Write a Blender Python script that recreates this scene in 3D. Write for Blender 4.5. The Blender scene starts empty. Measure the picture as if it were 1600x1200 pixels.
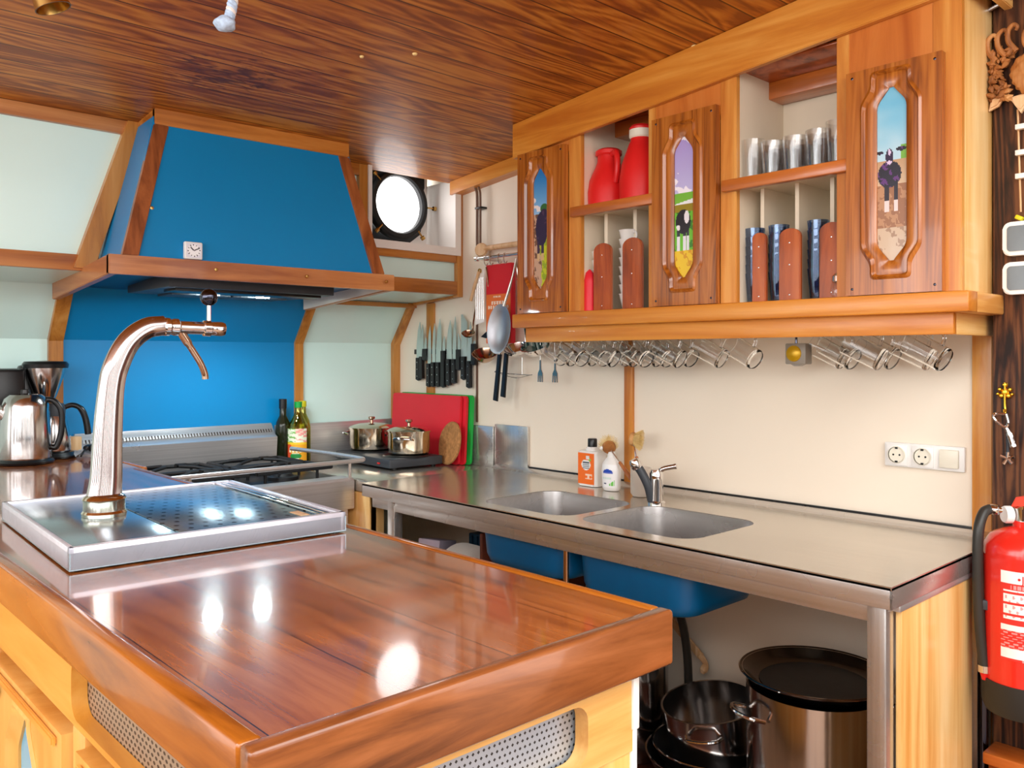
import bpy, bmesh, math, random
from mathutils import Vector, Matrix, Euler
random.seed(7)
C = bpy.context.scene.collection
sc = bpy.context.scene
PI = math.pi
# ------------------------------------------------------------------ camera
cam_d = bpy.data.cameras.new('camera'); cam = bpy.data.objects.new('camera', cam_d); C.objects.link(cam)
cam.location = (0, 0, 1.31)
cam.rotation_euler = (PI/2, 0, math.radians(47.056-90))
cam_d.sensor_width = 36; cam_d.lens = 29.74; cam_d.shift_y = -0.02625; cam_d.clip_start = 0.02
sc.camera = cam
# ------------------------------------------------------------------ light
sc.view_settings.view_transform = 'Standard'; sc.view_settings.look = 'None'
sc.view_settings.exposure = 0.52; sc.view_settings.gamma = 1; sc.view_settings.use_curve_mapping = False
w = bpy.data.worlds.new('world'); sc.world = w; w.use_nodes = True
w.node_tree.nodes['Background'].inputs[0].default_value = (1.0, 0.985, 0.96, 1)
w.node_tree.nodes['Background'].inputs[1].default_value = 2.05
def area(name, loc, target, sx, sy, power, col):
    d = bpy.data.lights.new(name, 'AREA'); d.shape = 'RECTANGLE'; d.size = sx; d.size_y = sy
    d.energy = power; d.color = col
    o = bpy.data.objects.new(name, d); C.objects.link(o); o.location = loc
    o.rotation_euler = (Vector(target)-Vector(loc)).to_track_quat('-Z', 'Y').to_euler()
    return o
area('skylight', (0.1, -0.55, 2.55), (1.3, 1.7, 1.0), 3.0, 1.6, 36, (1, .98, .95))
area('side_fill', (-1.35, 1.0, 1.75), (1.2, 1.4, 1.0), 2.4, .9, 20, (.95, .98, 1))  # added fill light from the left, no window stands behind it
# ------------------------------------------------------------------ materials
def lin(c):
    return tuple(((v/255)/12.92 if v/255 <= .04045 else ((v/255+.055)/1.055)**2.4) for v in c)
M = {}
def base(name):
    m = bpy.data.materials.new(name); m.use_nodes = True
    nt = m.node_tree; b = nt.nodes['Principled BSDF']; M[name] = m
    return m, nt, b
def N(nt, t, **k):
    n = nt.nodes.new(t)
    for a, v in k.items(): setattr(n, a, v)
    return n
def plain(name, rgb, rough=.5, metal=0., coat=0., var=.06, scale=9., bump=0., spec=.5, trans=0., ior=1.45, emit=0.):
    m, nt, b = base(name)
    col = lin(rgb)
    b.inputs['Roughness'].default_value = rough; b.inputs['Metallic'].default_value = metal
    b.inputs['Coat Weight'].default_value = coat; b.inputs['Coat Roughness'].default_value = .08
    b.inputs['Specular IOR Level'].default_value = spec
    b.inputs['Transmission Weight'].default_value = trans; b.inputs['IOR'].default_value = ior
    tc = N(nt, 'ShaderNodeTexCoord'); nz = N(nt, 'ShaderNodeTexNoise')
    nz.inputs['Scale'].default_value = scale; nz.inputs['Detail'].default_value = 4
    nt.links.new(tc.outputs['Object'], nz.inputs['Vector'])
    rp = N(nt, 'ShaderNodeValToRGB')
    rp.color_ramp.elements[0].position = .3; rp.color_ramp.elements[1].position = .7
    rp.color_ramp.elements[0].color = tuple(max(0, c*(1-var)) for c in col)+(1,)
    rp.color_ramp.elements[1].color = tuple(min(1, c*(1+var)) for c in col)+(1,)
    nt.links.new(nz.outputs['Fac'], rp.inputs['Fac']); nt.links.new(rp.outputs['Color'], b.inputs['Base Color'])
    if bump:
        bp = N(nt, 'ShaderNodeBump'); bp.inputs['Strength'].default_value = bump; bp.inputs['Distance'].default_value = .002
        nt.links.new(nz.outputs['Fac'], bp.inputs['Height']); nt.links.new(bp.outputs['Normal'], b.inputs['Normal'])
    if emit:
        b.inputs['Emission Color'].default_value = col+(1,); b.inputs['Emission Strength'].default_value = emit
    return m
def wood(name, dark, mid, light, axis='Z', along=1.2, across=22., rough=.35, coat=.3, fig=.0, gap=None, gapaxis='Y', gapoff=0., wob=.5, plankvar=.35, blotch=None, gapw=.0021):
    """grain runs along axis; gap = plank width, joints laid out along gapaxis"""
    m, nt, b = base(name)
    L = nt.links.new
    tc = N(nt, 'ShaderNodeTexCoord'); mp = N(nt, 'ShaderNodeMapping')
    s = {'X': (along, across, across), 'Y': (across, along, across), 'Z': (across, across, along)}[axis]
    mp.inputs['Scale'].default_value = s
    L(tc.outputs['Object'], mp.inputs['Vector'])
    vec = mp.outputs['Vector']
    if gap:
        sp = N(nt, 'ShaderNodeSeparateXYZ'); L(tc.outputs['Object'], sp.inputs[0])
        a1 = N(nt, 'ShaderNodeMath', operation='ADD'); L(sp.outputs[gapaxis], a1.inputs[0]); a1.inputs[1].default_value = gapoff+10*gap
        dv = N(nt, 'ShaderNodeMath', operation='DIVIDE'); L(a1.outputs[0], dv.inputs[0]); dv.inputs[1].default_value = gap
        fl = N(nt, 'ShaderNodeMath', operation='FLOOR'); L(dv.outputs[0], fl.inputs[0])
        fr = N(nt, 'ShaderNodeMath', operation='FRACT'); L(dv.outputs[0], fr.inputs[0])
        wn = N(nt, 'ShaderNodeTexWhiteNoise', noise_dimensions='1D'); L(fl.outputs[0], wn.inputs['W'])
        sc_ = N(nt, 'ShaderNodeVectorMath', operation='SCALE'); L(wn.outputs['Color'], sc_.inputs[0]); sc_.inputs['Scale'].default_value = 40
        ad = N(nt, 'ShaderNodeVectorMath', operation='ADD'); L(vec, ad.inputs[0]); L(sc_.outputs[0], ad.inputs[1])
        vec = ad.outputs[0]
    n1 = N(nt, 'ShaderNodeTexNoise'); n1.inputs['Scale'].default_value = 1.0; n1.inputs['Detail'].default_value = 7; n1.inputs['Roughness'].default_value = .6
    n1.inputs['Distortion'].default_value = wob
    L(vec, n1.inputs['Vector'])
    fac = n1.outputs['Fac']
    if fig:
        n2 = N(nt, 'ShaderNodeTexNoise'); n2.inputs['Scale'].default_value = .22; n2.inputs['Detail'].default_value = 3; L(vec, n2.inputs['Vector'])
        mu = N(nt, 'ShaderNodeMath', operation='MULTIPLY'); L(n2.outputs['Fac'], mu.inputs[0]); mu.inputs[1].default_value = 150
        si = N(nt, 'ShaderNodeMath', operation='SINE'); L(mu.outputs[0], si.inputs[0])
        m2 = N(nt, 'ShaderNodeMath', operation='MULTIPLY_ADD'); L(si.outputs[0], m2.inputs[0]); m2.inputs[1].default_value = fig; L(fac, m2.inputs[2])
        fac = m2.outputs[0]
    if gap:
        pv = N(nt, 'ShaderNodeMath', operation='MULTIPLY_ADD'); L(wn.outputs['Value'], pv.inputs[0]); pv.inputs[1].default_value = plankvar; 
        sb = N(nt, 'ShaderNodeMath', operation='SUBTRACT'); L(fac, sb.inputs[0]); sb.inputs[1].default_value = plankvar/2
        L(sb.outputs[0], pv.inputs[2]); fac = pv.outputs[0]
    rp = N(nt, 'ShaderNodeValToRGB'); e = rp.color_ramp.elements
    e[0].position = .34; e[0].color = lin(dark)+(1,); e[1].position = .68; e[1].color = lin(light)+(1,)
    k = e.new(.5); k.color = lin(mid)+(1,)
    L(fac, rp.inputs['Fac']); col = rp.outputs['Color']
    if blotch:
        cen, size, bc = blotch
        vs = N(nt, 'ShaderNodeVectorMath', operation='DISTANCE'); 
        mm = N(nt, 'ShaderNodeMapping'); mm.inputs['Scale'].default_value = (1/size[0], 1/size[1], .5); mm.inputs['Location'].default_value = (-cen[0]/size[0], -cen[1]/size[1], -1)
        L(tc.outputs['Object'], mm.inputs['Vector']); L(mm.outputs[0], vs.inputs[0]); vs.inputs[1].default_value = (0, 0, 0)
        n3 = N(nt, 'ShaderNodeTexNoise'); n3.inputs['Scale'].default_value = 26; n3.inputs['Detail'].default_value = 6; n3.inputs['Distortion'].default_value = 1.5
        m3 = N(nt, 'ShaderNodeMapping'); m3.inputs['Scale'].default_value = (.5, 1.6, 1); L(tc.outputs['Object'], m3.inputs['Vector']); L(m3.outputs[0], n3.inputs['Vector'])
        q = N(nt, 'ShaderNodeMath', operation='MULTIPLY_ADD'); L(vs.outputs['Value'], q.inputs[0]); q.inputs[1].default_value = -.22; L(n3.outputs['Fac'], q.inputs[2])
        mr = N(nt, 'ShaderNodeMapRange'); L(q.outputs[0], mr.inputs['Value']); mr.inputs['From Min'].default_value = .36; mr.inputs['From Max'].default_value = .52; mr.inputs['To Max'].default_value = .75
        mx = N(nt, 'ShaderNodeMixRGB'); L(mr.outputs[0], mx.inputs['Fac']); L(col, mx.inputs['Color1']); mx.inputs['Color2'].default_value = lin(bc)+(1,)
        col = mx.outputs['Color']
    if gap:
        ab = N(nt, 'ShaderNodeMath', operation='SUBTRACT'); L(fr.outputs[0], ab.inputs[0]); ab.inputs[1].default_value = .5
        ac = N(nt, 'ShaderNodeMath', operation='ABSOLUTE'); L(ab.outputs[0], ac.inputs[0])
        gt = N(nt, 'ShaderNodeMath', operation='GREATER_THAN'); L(ac.outputs[0], gt.inputs[0]); gt.inputs[1].default_value = .5-gapw/gap
        mx = N(nt, 'ShaderNodeMixRGB'); L(gt.outputs[0], mx.inputs['Fac']); L(col, mx.inputs['Color1'])
        mx.inputs['Color2'].default_value = tuple(v*.35 for v in lin(dark))+(1,)
        col = mx.outputs['Color']
    L(col, b.inputs['Base Color'])
    b.inputs['Roughness'].default_value = rough; b.inputs['Coat Weight'].default_value = coat; b.inputs['Coat Roughness'].default_value = .06
    bp = N(nt, 'ShaderNodeBump'); bp.inputs['Strength'].default_value = .15; bp.inputs['Distance'].default_value = .001
    L(n1.outputs['Fac'], bp.inputs['Height']); L(bp.outputs['Normal'], b.inputs['Normal'])
    return m
def steel(name, rgb, rough=.25, axis='X', stretch=60, var=.1, bump=.04, metal=.82):
    m, nt, b = base(name); L = nt.links.new
    tc = N(nt, 'ShaderNodeTexCoord'); mp = N(nt, 'ShaderNodeMapping')
    s = [stretch*3]*3; s['XYZ'.index(axis)] = 2; mp.inputs['Scale'].default_value = s
    L(tc.outputs['Object'], mp.inputs['Vector'])
    nz = N(nt, 'ShaderNodeTexNoise'); nz.inputs['Scale'].default_value = 1; nz.inputs['Detail'].default_value = 5; L(mp.outputs[0], nz.inputs['Vector'])
    n2 = N(nt, 'ShaderNodeTexNoise'); n2.inputs['Scale'].default_value = 7; n2.inputs['Detail'].default_value = 3; L(tc.outputs['Object'], n2.inputs['Vector'])
    mr = N(nt, 'ShaderNodeMapRange'); L(n2.outputs['Fac'], mr.inputs['Value']); mr.inputs['To Min'].default_value = rough*.7; mr.inputs['To Max'].default_value = rough*1.35
    L(mr.outputs[0], b.inputs['Roughness'])
    c = lin(rgb); rp = N(nt, 'ShaderNodeValToRGB')
    rp.color_ramp.elements[0].position = .3; rp.color_ramp.elements[1].position = .7
    rp.color_ramp.elements[0].color = tuple(v*(1-var) for v in c)+(1,); rp.color_ramp.elements[1].color = tuple(min(1, v*(1+var)) for v in c)+(1,)
    L(nz.outputs['Fac'], rp.inputs['Fac']); L(rp.outputs['Color'], b.inputs['Base Color'])
    b.inputs['Metallic'].default_value = metal
    bp = N(nt, 'ShaderNodeBump'); bp.inputs['Strength'].default_value = bump; bp.inputs['Distance'].default_value = .001
    L(nz.outputs['Fac'], bp.inputs['Height']); L(bp.outputs['Normal'], b.inputs['Normal'])
    return m
def dots(name, rgb, hole, ax, sx, sy, r=.3, metal=.8, rough=.35, stagger=True, diamond=False):
    m, nt, b = base(name); L = nt.links.new
    tc = N(nt, 'ShaderNodeTexCoord'); sp = N(nt, 'ShaderNodeSeparateXYZ'); L(tc.outputs['Object'], sp.inputs[0])
    def mth(op, a, bb=None, c=None):
        n = N(nt, 'ShaderNodeMath', operation=op)
        for i, v in enumerate((a, bb, c)):
            if v is None: continue
            if isinstance(v, (int, float)): n.inputs[i].default_value = v
            else: L(v, n.inputs[i])
        return n.outputs[0]
    u = mth('MULTIPLY_ADD', sp.outputs[ax[0]], 1/sx, 50.); v = mth('MULTIPLY_ADD', sp.outputs[ax[1]], 1/sy, 50.)
    if stagger:
        od = mth('MODULO', mth('FLOOR', v), 2.); u = mth('MULTIPLY_ADD', od, .5, u)
    fu = mth('ABSOLUTE', mth('SUBTRACT', mth('FRACT', u), .5)); fv = mth('ABSOLUTE', mth('SUBTRACT', mth('FRACT', v), .5))
    if diamond: d = mth('ADD', fu, fv)
    else: d = mth('SQRT', mth('ADD', mth('MULTIPLY', fu, fu), mth('MULTIPLY', fv, fv)))
    h = mth('LESS_THAN', d, r)
    mx = N(nt, 'ShaderNodeMixRGB'); L(h, mx.inputs['Fac']); mx.inputs['Color1'].default_value = lin(rgb)+(1,); mx.inputs['Color2'].default_value = lin(hole)+(1,)
    L(mx.outputs['Color'], b.inputs['Base Color'])
    me = mth('MULTIPLY_ADD', h, -metal, metal); L(me, b.inputs['Metallic']); b.inputs['Roughness'].default_value = rough
    bp = N(nt, 'ShaderNodeBump'); bp.inputs['Strength'].default_value = .5; bp.inputs['Distance'].default_value = .001; bp.invert = True
    L(h, bp.inputs['Height']); L(bp.outputs['Normal'], b.inputs['Normal'])
    return m
def vcol(name, rough=.5, coat=0., metal=0.):
    m, nt, b = base(name)
    a = N(nt, 'ShaderNodeAttribute'); a.attribute_name = 'Col'; nt.links.new(a.outputs['Color'], b.inputs['Base Color'])
    nz = N(nt, 'ShaderNodeTexNoise'); nz.inputs['Scale'].default_value = 60
    mr = N(nt, 'ShaderNodeMapRange'); nt.links.new(nz.outputs['Fac'], mr.inputs['Value']); mr.inputs['To Min'].default_value = rough*.8; mr.inputs['To Max'].default_value = min(1, rough*1.2)
    nt.links.new(mr.outputs[0], b.inputs['Roughness']); b.inputs['Coat Weight'].default_value = coat; b.inputs['Metallic'].default_value = metal
    return m
def glass(name, rgb=(255, 255, 255), rough=.0, body=.0):
    """thin walled glass: clear straight through, mirror-like at grazing angles"""
    m, nt, b = base(name); L = nt.links.new
    out = nt.nodes['Material Output']
    nz = N(nt, 'ShaderNodeTexNoise'); nz.inputs['Scale'].default_value = 30
    mr = N(nt, 'ShaderNodeMapRange'); L(nz.outputs['Fac'], mr.inputs['Value']); mr.inputs['To Min'].default_value = rough; mr.inputs['To Max'].default_value = rough+.04
    L(mr.outputs[0], b.inputs['Roughness']); b.inputs['Base Color'].default_value = lin(rgb)+(1,)
    b.inputs['Metallic'].default_value = .15; b.inputs['Specular IOR Level'].default_value = 1.
    tr = N(nt, 'ShaderNodeBsdfTransparent'); tr.inputs[0].default_value = lin(rgb)+(1,)
    lw = N(nt, 'ShaderNodeLayerWeight'); lw.inputs[0].default_value = .22
    ma = N(nt, 'ShaderNodeMath', operation='MULTIPLY_ADD'); L(lw.outputs['Facing'], ma.inputs[0]); ma.inputs[1].default_value = .55; ma.inputs[2].default_value = .05+body
    mx = N(nt, 'ShaderNodeMixShader'); L(ma.outputs[0], mx.inputs[0]); L(tr.outputs[0], mx.inputs[1])
    gl = N(nt, 'ShaderNodeBsdfGlossy'); gl.inputs[0].default_value = lin(rgb)+(1,); L(mr.outputs[0], gl.inputs['Roughness'])
    L((b if body > .3 else gl).outputs[0], mx.inputs[2])
    L(mx.outputs[0], out.inputs['Surface'])
    return m

wood('ceiling_wood', (142, 72, 12), (186, 108, 26), (212, 140, 48), 'X', 2.6, 20, .45, .08, fig=.11, gap=.0853, gapaxis='Y', gapoff=.0, wob=1.6, plankvar=.16, blotch=((.95, 2.1), (.17, .13), (74, 28, 14)))
wood('cabinet_wood_h', (186, 102, 24), (208, 130, 42), (224, 156, 68), 'Y', 1.3, 20, .36, .15)
wood('cabinet_wood_v', (190, 108, 34), (212, 138, 56), (230, 168, 86), 'Z', 1.3, 20, .36, .15)
wood('cabinet_wood_x', (205, 140, 66), (230, 178, 104), (244, 204, 138), 'X', 1.3, 18, .36, .15)
wood('side_pine', (216, 150, 72), (238, 190, 118), (250, 216, 156), 'Z', 1.1, 16, .35, .3)
wood('oak_door_v', (124, 62, 12), (168, 92, 24), (190, 114, 40), 'Z', 1.8, 42, .26, .6, fig=.06)
wood('oak_door_h', (128, 64, 14), (166, 90, 24), (186, 110, 38), 'Y', 1.8, 42, .26, .6, fig=.06)
wood('shelf_rail_wood', (160, 84, 28), (190, 104, 40), (206, 124, 56), 'Y', 1.5, 24, .3, .4)
wood('door_header_wood', (176, 88, 24), (200, 112, 42), (214, 130, 58), 'Z', 2, 14, .3, .4)
wood('mahogany_dark', (116, 46, 10), (172, 78, 24), (196, 102, 44), 'Z', 2.2, 22, .3, .5)
wood('hood_trim_y', (150, 84, 44), (188, 120, 66), (212, 150, 94), 'X', 1.4, 20, .38, .3)
wood('hood_trim_x', (140, 76, 36), (176, 106, 56), (200, 136, 80), 'Y', 1.4, 20, .38, .3)
wood('hood_trim_v', (112, 56, 24), (160, 90, 46), (190, 124, 70), 'Z', 1.6, 18, .38, .3)
wood('wall_trim_h', (150, 84, 24), (188, 116, 44), (206, 140, 66), 'X', 1.4, 20, .34, .35)
wood('wall_trim_v', (156, 92, 28), (192, 124, 48), (212, 150, 76), 'Z', 1.4, 20, .34, .35)
wood('counter_top_wood', (98, 46, 18), (150, 80, 34), (174, 102, 50), 'Y', 3.0, 30, .2, .85, gap=.1365, gapaxis='X', gapoff=-.3035, wob=.4, plankvar=.2, gapw=.0008)
wood('counter_edge_wood', (88, 44, 20), (138, 78, 38), (166, 100, 56), 'X', 2.4, 26, .24, .4)
wood('counter_edge_side', (128, 66, 14), (164, 92, 26), (184, 112, 42), 'Y', 2.4, 26, .2, .5)
wood('island_wood_v', (214, 146, 62), (230, 170, 86), (240, 192, 112), 'Z', 1.4, 14, .38, .25)
wood('island_wood_y', (206, 134, 44), (228, 160, 66), (238, 180, 88), 'Y', 1.4, 14, .38, .25)
wood('island_wood_x', (214, 152, 76), (232, 180, 104), (242, 200, 132), 'X', 1.4, 14, .38, .25)
wood('old_timber', (30, 14, 8), (72, 38, 20), (112, 68, 38), 'Z', 2.4, 34, .62, .05, fig=.12, wob=2.5)
wood('carved_wood', (120, 68, 26), (176, 112, 54), (214, 162, 104), 'Z', 8, 22, .6, .0)
wood('pale_wood', (200, 150, 100), (222, 180, 132), (236, 202, 160), 'Z', 4, 40, .5, .0)
wood('box_wood', (150, 66, 16), (186, 92, 30), (206, 118, 48), 'Y', 2, 20, .35, .3)
plain('cream_wall', (244, 231, 212), .42, var=.015, scale=3)
plain('cabinet_inside', (236, 222, 198), .5, var=.03)
plain('mint_panel', (218, 247, 241), .32, var=.02, scale=4, coat=.2)
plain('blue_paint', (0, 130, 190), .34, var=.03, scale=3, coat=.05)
plain('blue_basin', (0, 92, 146), .3, var=.12, scale=6)
plain('white_frame', (242, 236, 230), .35, var=.02)
plain('white_plastic', (240, 238, 234), .3, var=.01)
plain('cream_plastic', (238, 232, 214), .3, var=.01)
plain('black_plastic', (16, 17, 19), .3, var=.1)
plain('dark_hole', (8, 8, 9), .8, var=.1)
plain('black_enamel', (22, 23, 25), .35, var=.15, bump=.2)
plain('charcoal', (58, 62, 68), .42, var=.08)
plain('cast_iron', (20, 21, 23), .55, var=.2, bump=.3)
steel('steel_y', (206, 202, 198), .26, 'Y')
steel('steel_x', (208, 206, 206), .32, 'X', metal=.75)
steel('steel_z', (206, 202, 198), .25, 'Z')
steel('steel_worktop', (204, 196, 184), .2, 'Y', 40, .05, .03)
steel('steel_tray', (168, 190, 202), .2, 'Y', 20, .04, .03)
steel('tray_side', (232, 232, 244), .38, 'X', 20, .06, .25, .6)
steel('appliance_steel', (196, 192, 190), .16, 'Z', 50, .06, .03, 1.)
steel('tap_metal', (192, 182, 180), .13, 'Z', 12, .1, .03, 1.)
steel('basin_steel', (176, 172, 170), .27, 'Y', 30, .05)
plain('chrome', (226, 222, 220), .07, metal=1, var=.02)
plain('spoon_metal', (170, 168, 172), .38, metal=.85, var=.06)
plain('pan_metal', (120, 116, 112), .16, metal=1, var=.08)
plain('pan_floor', (58, 58, 56), .35, metal=.4, var=.12, scale=40)
plain('dark_ball', (70, 72, 84), .08, metal=1, var=.05)
plain('polished_pot', (216, 204, 184), .12, metal=1, var=.03)
plain('brass', (196, 158, 92), .25, metal=1, var=.08)
plain('gold_metal', (232, 184, 62), .25, metal=1, var=.08)
plain('copperish', (186, 156, 132), .16, metal=1, var=.08)
plain('red_plastic', (226, 32, 30), .4, var=.03)
plain('red_board', (226, 36, 52), .42, var=.03)
plain('green_board', (10, 168, 62), .42, var=.03)
plain('red_paint', (222, 42, 30), .22, var=.03, coat=.5)
plain('red_lever', (224, 70, 48), .35, var=.03)
plain('dark_rubber', (40, 39, 36), .5, var=.12)
plain('hose_rubber', (48, 46, 42), .38, var=.1)
plain('cork', (170, 118, 68), .85, var=.28, scale=90, bump=.6)
plain('bristle', (236, 206, 140), .8, var=.12, scale=60)
plain('porcelain', (240, 236, 230), .15, var=.02)
plain('rope_blue', (188, 210, 236), .8, var=.2, scale=120)
plain('lamp_glow', (225, 250, 255), .4, emit=110)
plain('daylight_pane', (255, 255, 255), .3, emit=3.5)
plain('yellow_disc', (206, 160, 20), .3, metal=.3, var=.06)
plain('grey_plastic', (150, 142, 130), .4, var=.05)
plain('screen_grey', (104, 112, 116), .2, var=.12, scale=14)
plain('pipe_brown', (112, 84, 66), .4, var=.12)
plain('shelf_red', (92, 42, 24), .5, var=.3, scale=12)
plain('clear_bag', (206, 208, 214), .35, var=.1)
plain('lilac_box', (196, 186, 206), .5, var=.1)
plain('crate_blue', (20, 60, 84), .5, var=.3)
plain('yellow_plastic', (214, 206, 30), .4)
plain('blade_steel', (196, 212, 206), .3, metal=.5, var=.06)
plain('dark_oil', (24, 30, 14), .12, var=.1)
plain('green_cap', (10, 150, 60), .35)
plain('floor_tile', (168, 132, 104), .4, var=.25, scale=5)
plain('mask_dark', (50, 44, 40), .6)
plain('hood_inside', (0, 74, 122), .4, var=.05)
glass('clear_glass', (250, 250, 250))
m_, nt_, b_ = base('mug_glass')
b_.inputs['Transmission Weight'].default_value = 1; b_.inputs['Roughness'].default_value = .01; b_.inputs['IOR'].default_value = 1.4; b_.inputs['Base Color'].default_value = (.97, .97, .97, 1)
glass('blue_glass', (176, 192, 216), body=.12)
glass('oil_glass', (214, 214, 130), body=.2)
glass('frosted', (236, 226, 214), .35, body=.5)
vcol('painting', .3, .3); vcol('label_print', .45); vcol('cloth_print', .85)
dots('perforated_tray', (164, 190, 204), (14, 26, 34), 'XY', .024, .034, .17, .85, .22)
dots('perforated_vent', (176, 188, 204), (30, 32, 38), 'XZ', .0075, .0075, .27, .5, .35, True, True)
dots('woven_vent', (176, 158, 138), (60, 46, 36), 'YZ', .012, .007, .3, .5, .4, True)
dots('vent_slots', (206, 204, 204), (56, 40, 30), 'XZ', .0105, .1, .26, .8, .3, False)
plain('floor_dark', (96, 66, 48), .5, var=.2)

# ------------------------------------------------------------------ mesh helpers
WORLD = {}
def box(bm, lo, hi, bev=0., rot=None, cen=None, segs=2):
    lo = Vector(lo); hi = Vector(hi)
    vs = [bm.verts.new((x, y, z)) for x in (lo.x, hi.x) for y in (lo.y, hi.y) for z in (lo.z, hi.z)]
    f = [bm.faces.new([vs[i] for i in q]) for q in ((0, 1, 3, 2), (4, 6, 7, 5), (0, 4, 5, 1), (2, 3, 7, 6), (0, 2, 6, 4), (1, 5, 7, 3))]
    if bev:
        es = list({e for g in f for e in g.edges})
        r = bmesh.ops.bevel(bm, geom=es, offset=bev, segments=segs, affect='EDGES', profile=.5)
        vs = list({v for g in r['faces'] for v in g.verts} | {v for v in vs if v.is_valid})
    if rot is not None:
        cen = Vector(cen) if cen is not None else (lo+hi)/2
        R = rot if isinstance(rot, Matrix) else Euler(rot).to_matrix()
        for v in set(vs): v.co = R @ (v.co-cen)+cen
    return vs
def frames(pts):
    T = []
    for i, p in enumerate(pts):
        a = pts[max(0, i-1)]; b = pts[min(len(pts)-1, i+1)]; T.append((b-a).normalized())
    up = Vector((0, 0, 1)) if abs(T[0].z) < .9 else Vector((0, 1, 0))
    n = T[0].cross(up).normalized(); out = []
    for t in T:
        n = (n-t*n.dot(t)).normalized(); out.append((t, n, t.cross(n).normalized()))
    return out
def tube(bm, pts, r, segs=12, caps=True, flat=1., closed=False):
    pts = [Vector(p) for p in pts]; rr = r if isinstance(r, (list, tuple)) else [r]*len(pts)
    rings = []
    for p, q, (t, n, b) in zip(pts, rr, frames(pts)):
        rings.append([bm.verts.new(p+n*math.cos(2*PI*k/segs)*q*flat+b*math.sin(2*PI*k/segs)*q) for k in range(segs)])
    for i in range(len(rings)-1):
        for k in range(segs):
            bm.faces.new((rings[i][k], rings[i][(k+1) % segs], rings[i+1][(k+1) % segs], rings[i+1][k]))
    if caps: bm.faces.new(rings[0][::-1]); bm.faces.new(rings[-1])
    return rings
def smooth(pts, n=6):
    pts = [Vector(p) for p in pts]; out = []
    P = [pts[0]*2-pts[1]]+pts+[pts[-1]*2-pts[-2]]
    for i in range(1, len(P)-2):
        for k in range(n):
            t = k/n
            out.append(.5*((2*P[i])+(-P[i-1]+P[i+1])*t+(2*P[i-1]-5*P[i]+4*P[i+1]-P[i+2])*t*t+(-P[i-1]+3*P[i]-3*P[i+1]+P[i+2])*t**3))
    out.append(pts[-1]); return out
def lathe(bm, prof, c=(0, 0, 0), segs=32, axis=(0, 0, 1), sx=1., sy=1., ang0=0.):
    """prof: list of (r, h). closes when r == 0"""
    c = Vector(c); q = Vector((0, 0, 1)).rotation_difference(Vector(axis).normalized()).to_matrix()
    rings = []
    for r, h in prof:
        if r < 1e-6: rings.append([bm.verts.new(c+q @ Vector((0, 0, h)))])
        else: rings.append([bm.verts.new(c+q @ Vector((r*sx*math.cos(ang0+2*PI*k/segs), r*sy*math.sin(ang0+2*PI*k/segs), h))) for k in range(segs)])
    for a, b in zip(rings, rings[1:]):
        if len(a) == 1 and len(b) == 1: continue
        for k in range(segs):
            j = (k+1) % segs
            if len(a) == 1: bm.faces.new((a[0], b[k], b[j])) if False else bm.faces.new((a[0], b[j], b[k]))
            elif len(b) == 1: bm.faces.new((a[k], a[j], b[0]))
            else: bm.faces.new((a[k], a[j], b[j], b[k]))
    return rings
def prism(bm, pts, axis, a, b, bev=0.):
    """pts: 2d outline; axis 'X': pts=(y,z); 'Y': (x,z); 'Z': (x,y)"""
    def mk(p, h):
        return {'X': (h, p[0], p[1]), 'Y': (p[0], h, p[1]), 'Z': (p[0], p[1], h)}[axis]
    va = [bm.verts.new(mk(p, a)) for p in pts]; vb = [bm.verts.new(mk(p, b)) for p in pts]
    n = len(pts); fs = [bm.faces.new(va), bm.faces.new(vb[::-1])]
    for i in range(n): fs.append(bm.faces.new((va[i], vb[i], vb[(i+1) % n], va[(i+1) % n])))
    if bev:
        es = list({e for f in (fs[0], fs[1]) for e in f.edges})
        bmesh.ops.bevel(bm, geom=es, offset=bev, segments=2, affect='EDGES')
    return va+vb
def plate(bm, outer, holes, axis, a, b):
    """flat plate with holes, thickness a..b along axis"""
    def mk(p, h):
        return {'X': (h, p[0], p[1]), 'Y': (p[0], h, p[1]), 'Z': (p[0], p[1], h)}[axis]
    sides = []
    for h in (a, b):
        es = []; loops = []
        for lp in [outer]+holes:
            v = [bm.verts.new(mk(p, h)) for p in lp]; loops.append(v)
            es += [bm.edges.new((v[i], v[(i+1) % len(v)])) for i in range(len(v))]
        bmesh.ops.triangle_fill(bm, use_beauty=True, use_dissolve=False, edges=es)
        sides.append(loops)
    for la, lb in zip(*sides):
        n = len(la)
        for i in range(n): bm.faces.new((la[i], la[(i+1) % n], lb[(i+1) % n], lb[i]))
def rrect(x0, x1, y0, y1, r, n=5):
    out = []
    for cx, cy, a in ((x1-r, y1-r, 0), (x0+r, y1-r, 90), (x0+r, y0+r, 180), (x1-r, y0+r, 270)):
        for k in range(n+1):
            t = math.radians(a+90*k/n); out.append((cx+r*math.cos(t), cy+r*math.sin(t)))
    return out
def grid(bm, fn, nu, nv, colfn=None, close_u=False):
    vs = [[bm.verts.new(fn(i/nu, j/nv)) for i in range(nu+1)] for j in range(nv+1)]
    lay = bm.loops.layers.color.get('Col') or (bm.loops.layers.color.new('Col') if colfn else None)
    for j in range(nv):
        for i in range(nu):
            f = bm.faces.new((vs[j][i], vs[j][i+1], vs[j+1][i+1], vs[j+1][i]))
            if colfn:
                c = colfn((i+.5)/nu, (j+.5)/nv)
                c = tuple(x/255 for x in c)+(1,)
                for lp in f.loops: lp[lay] = c
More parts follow.
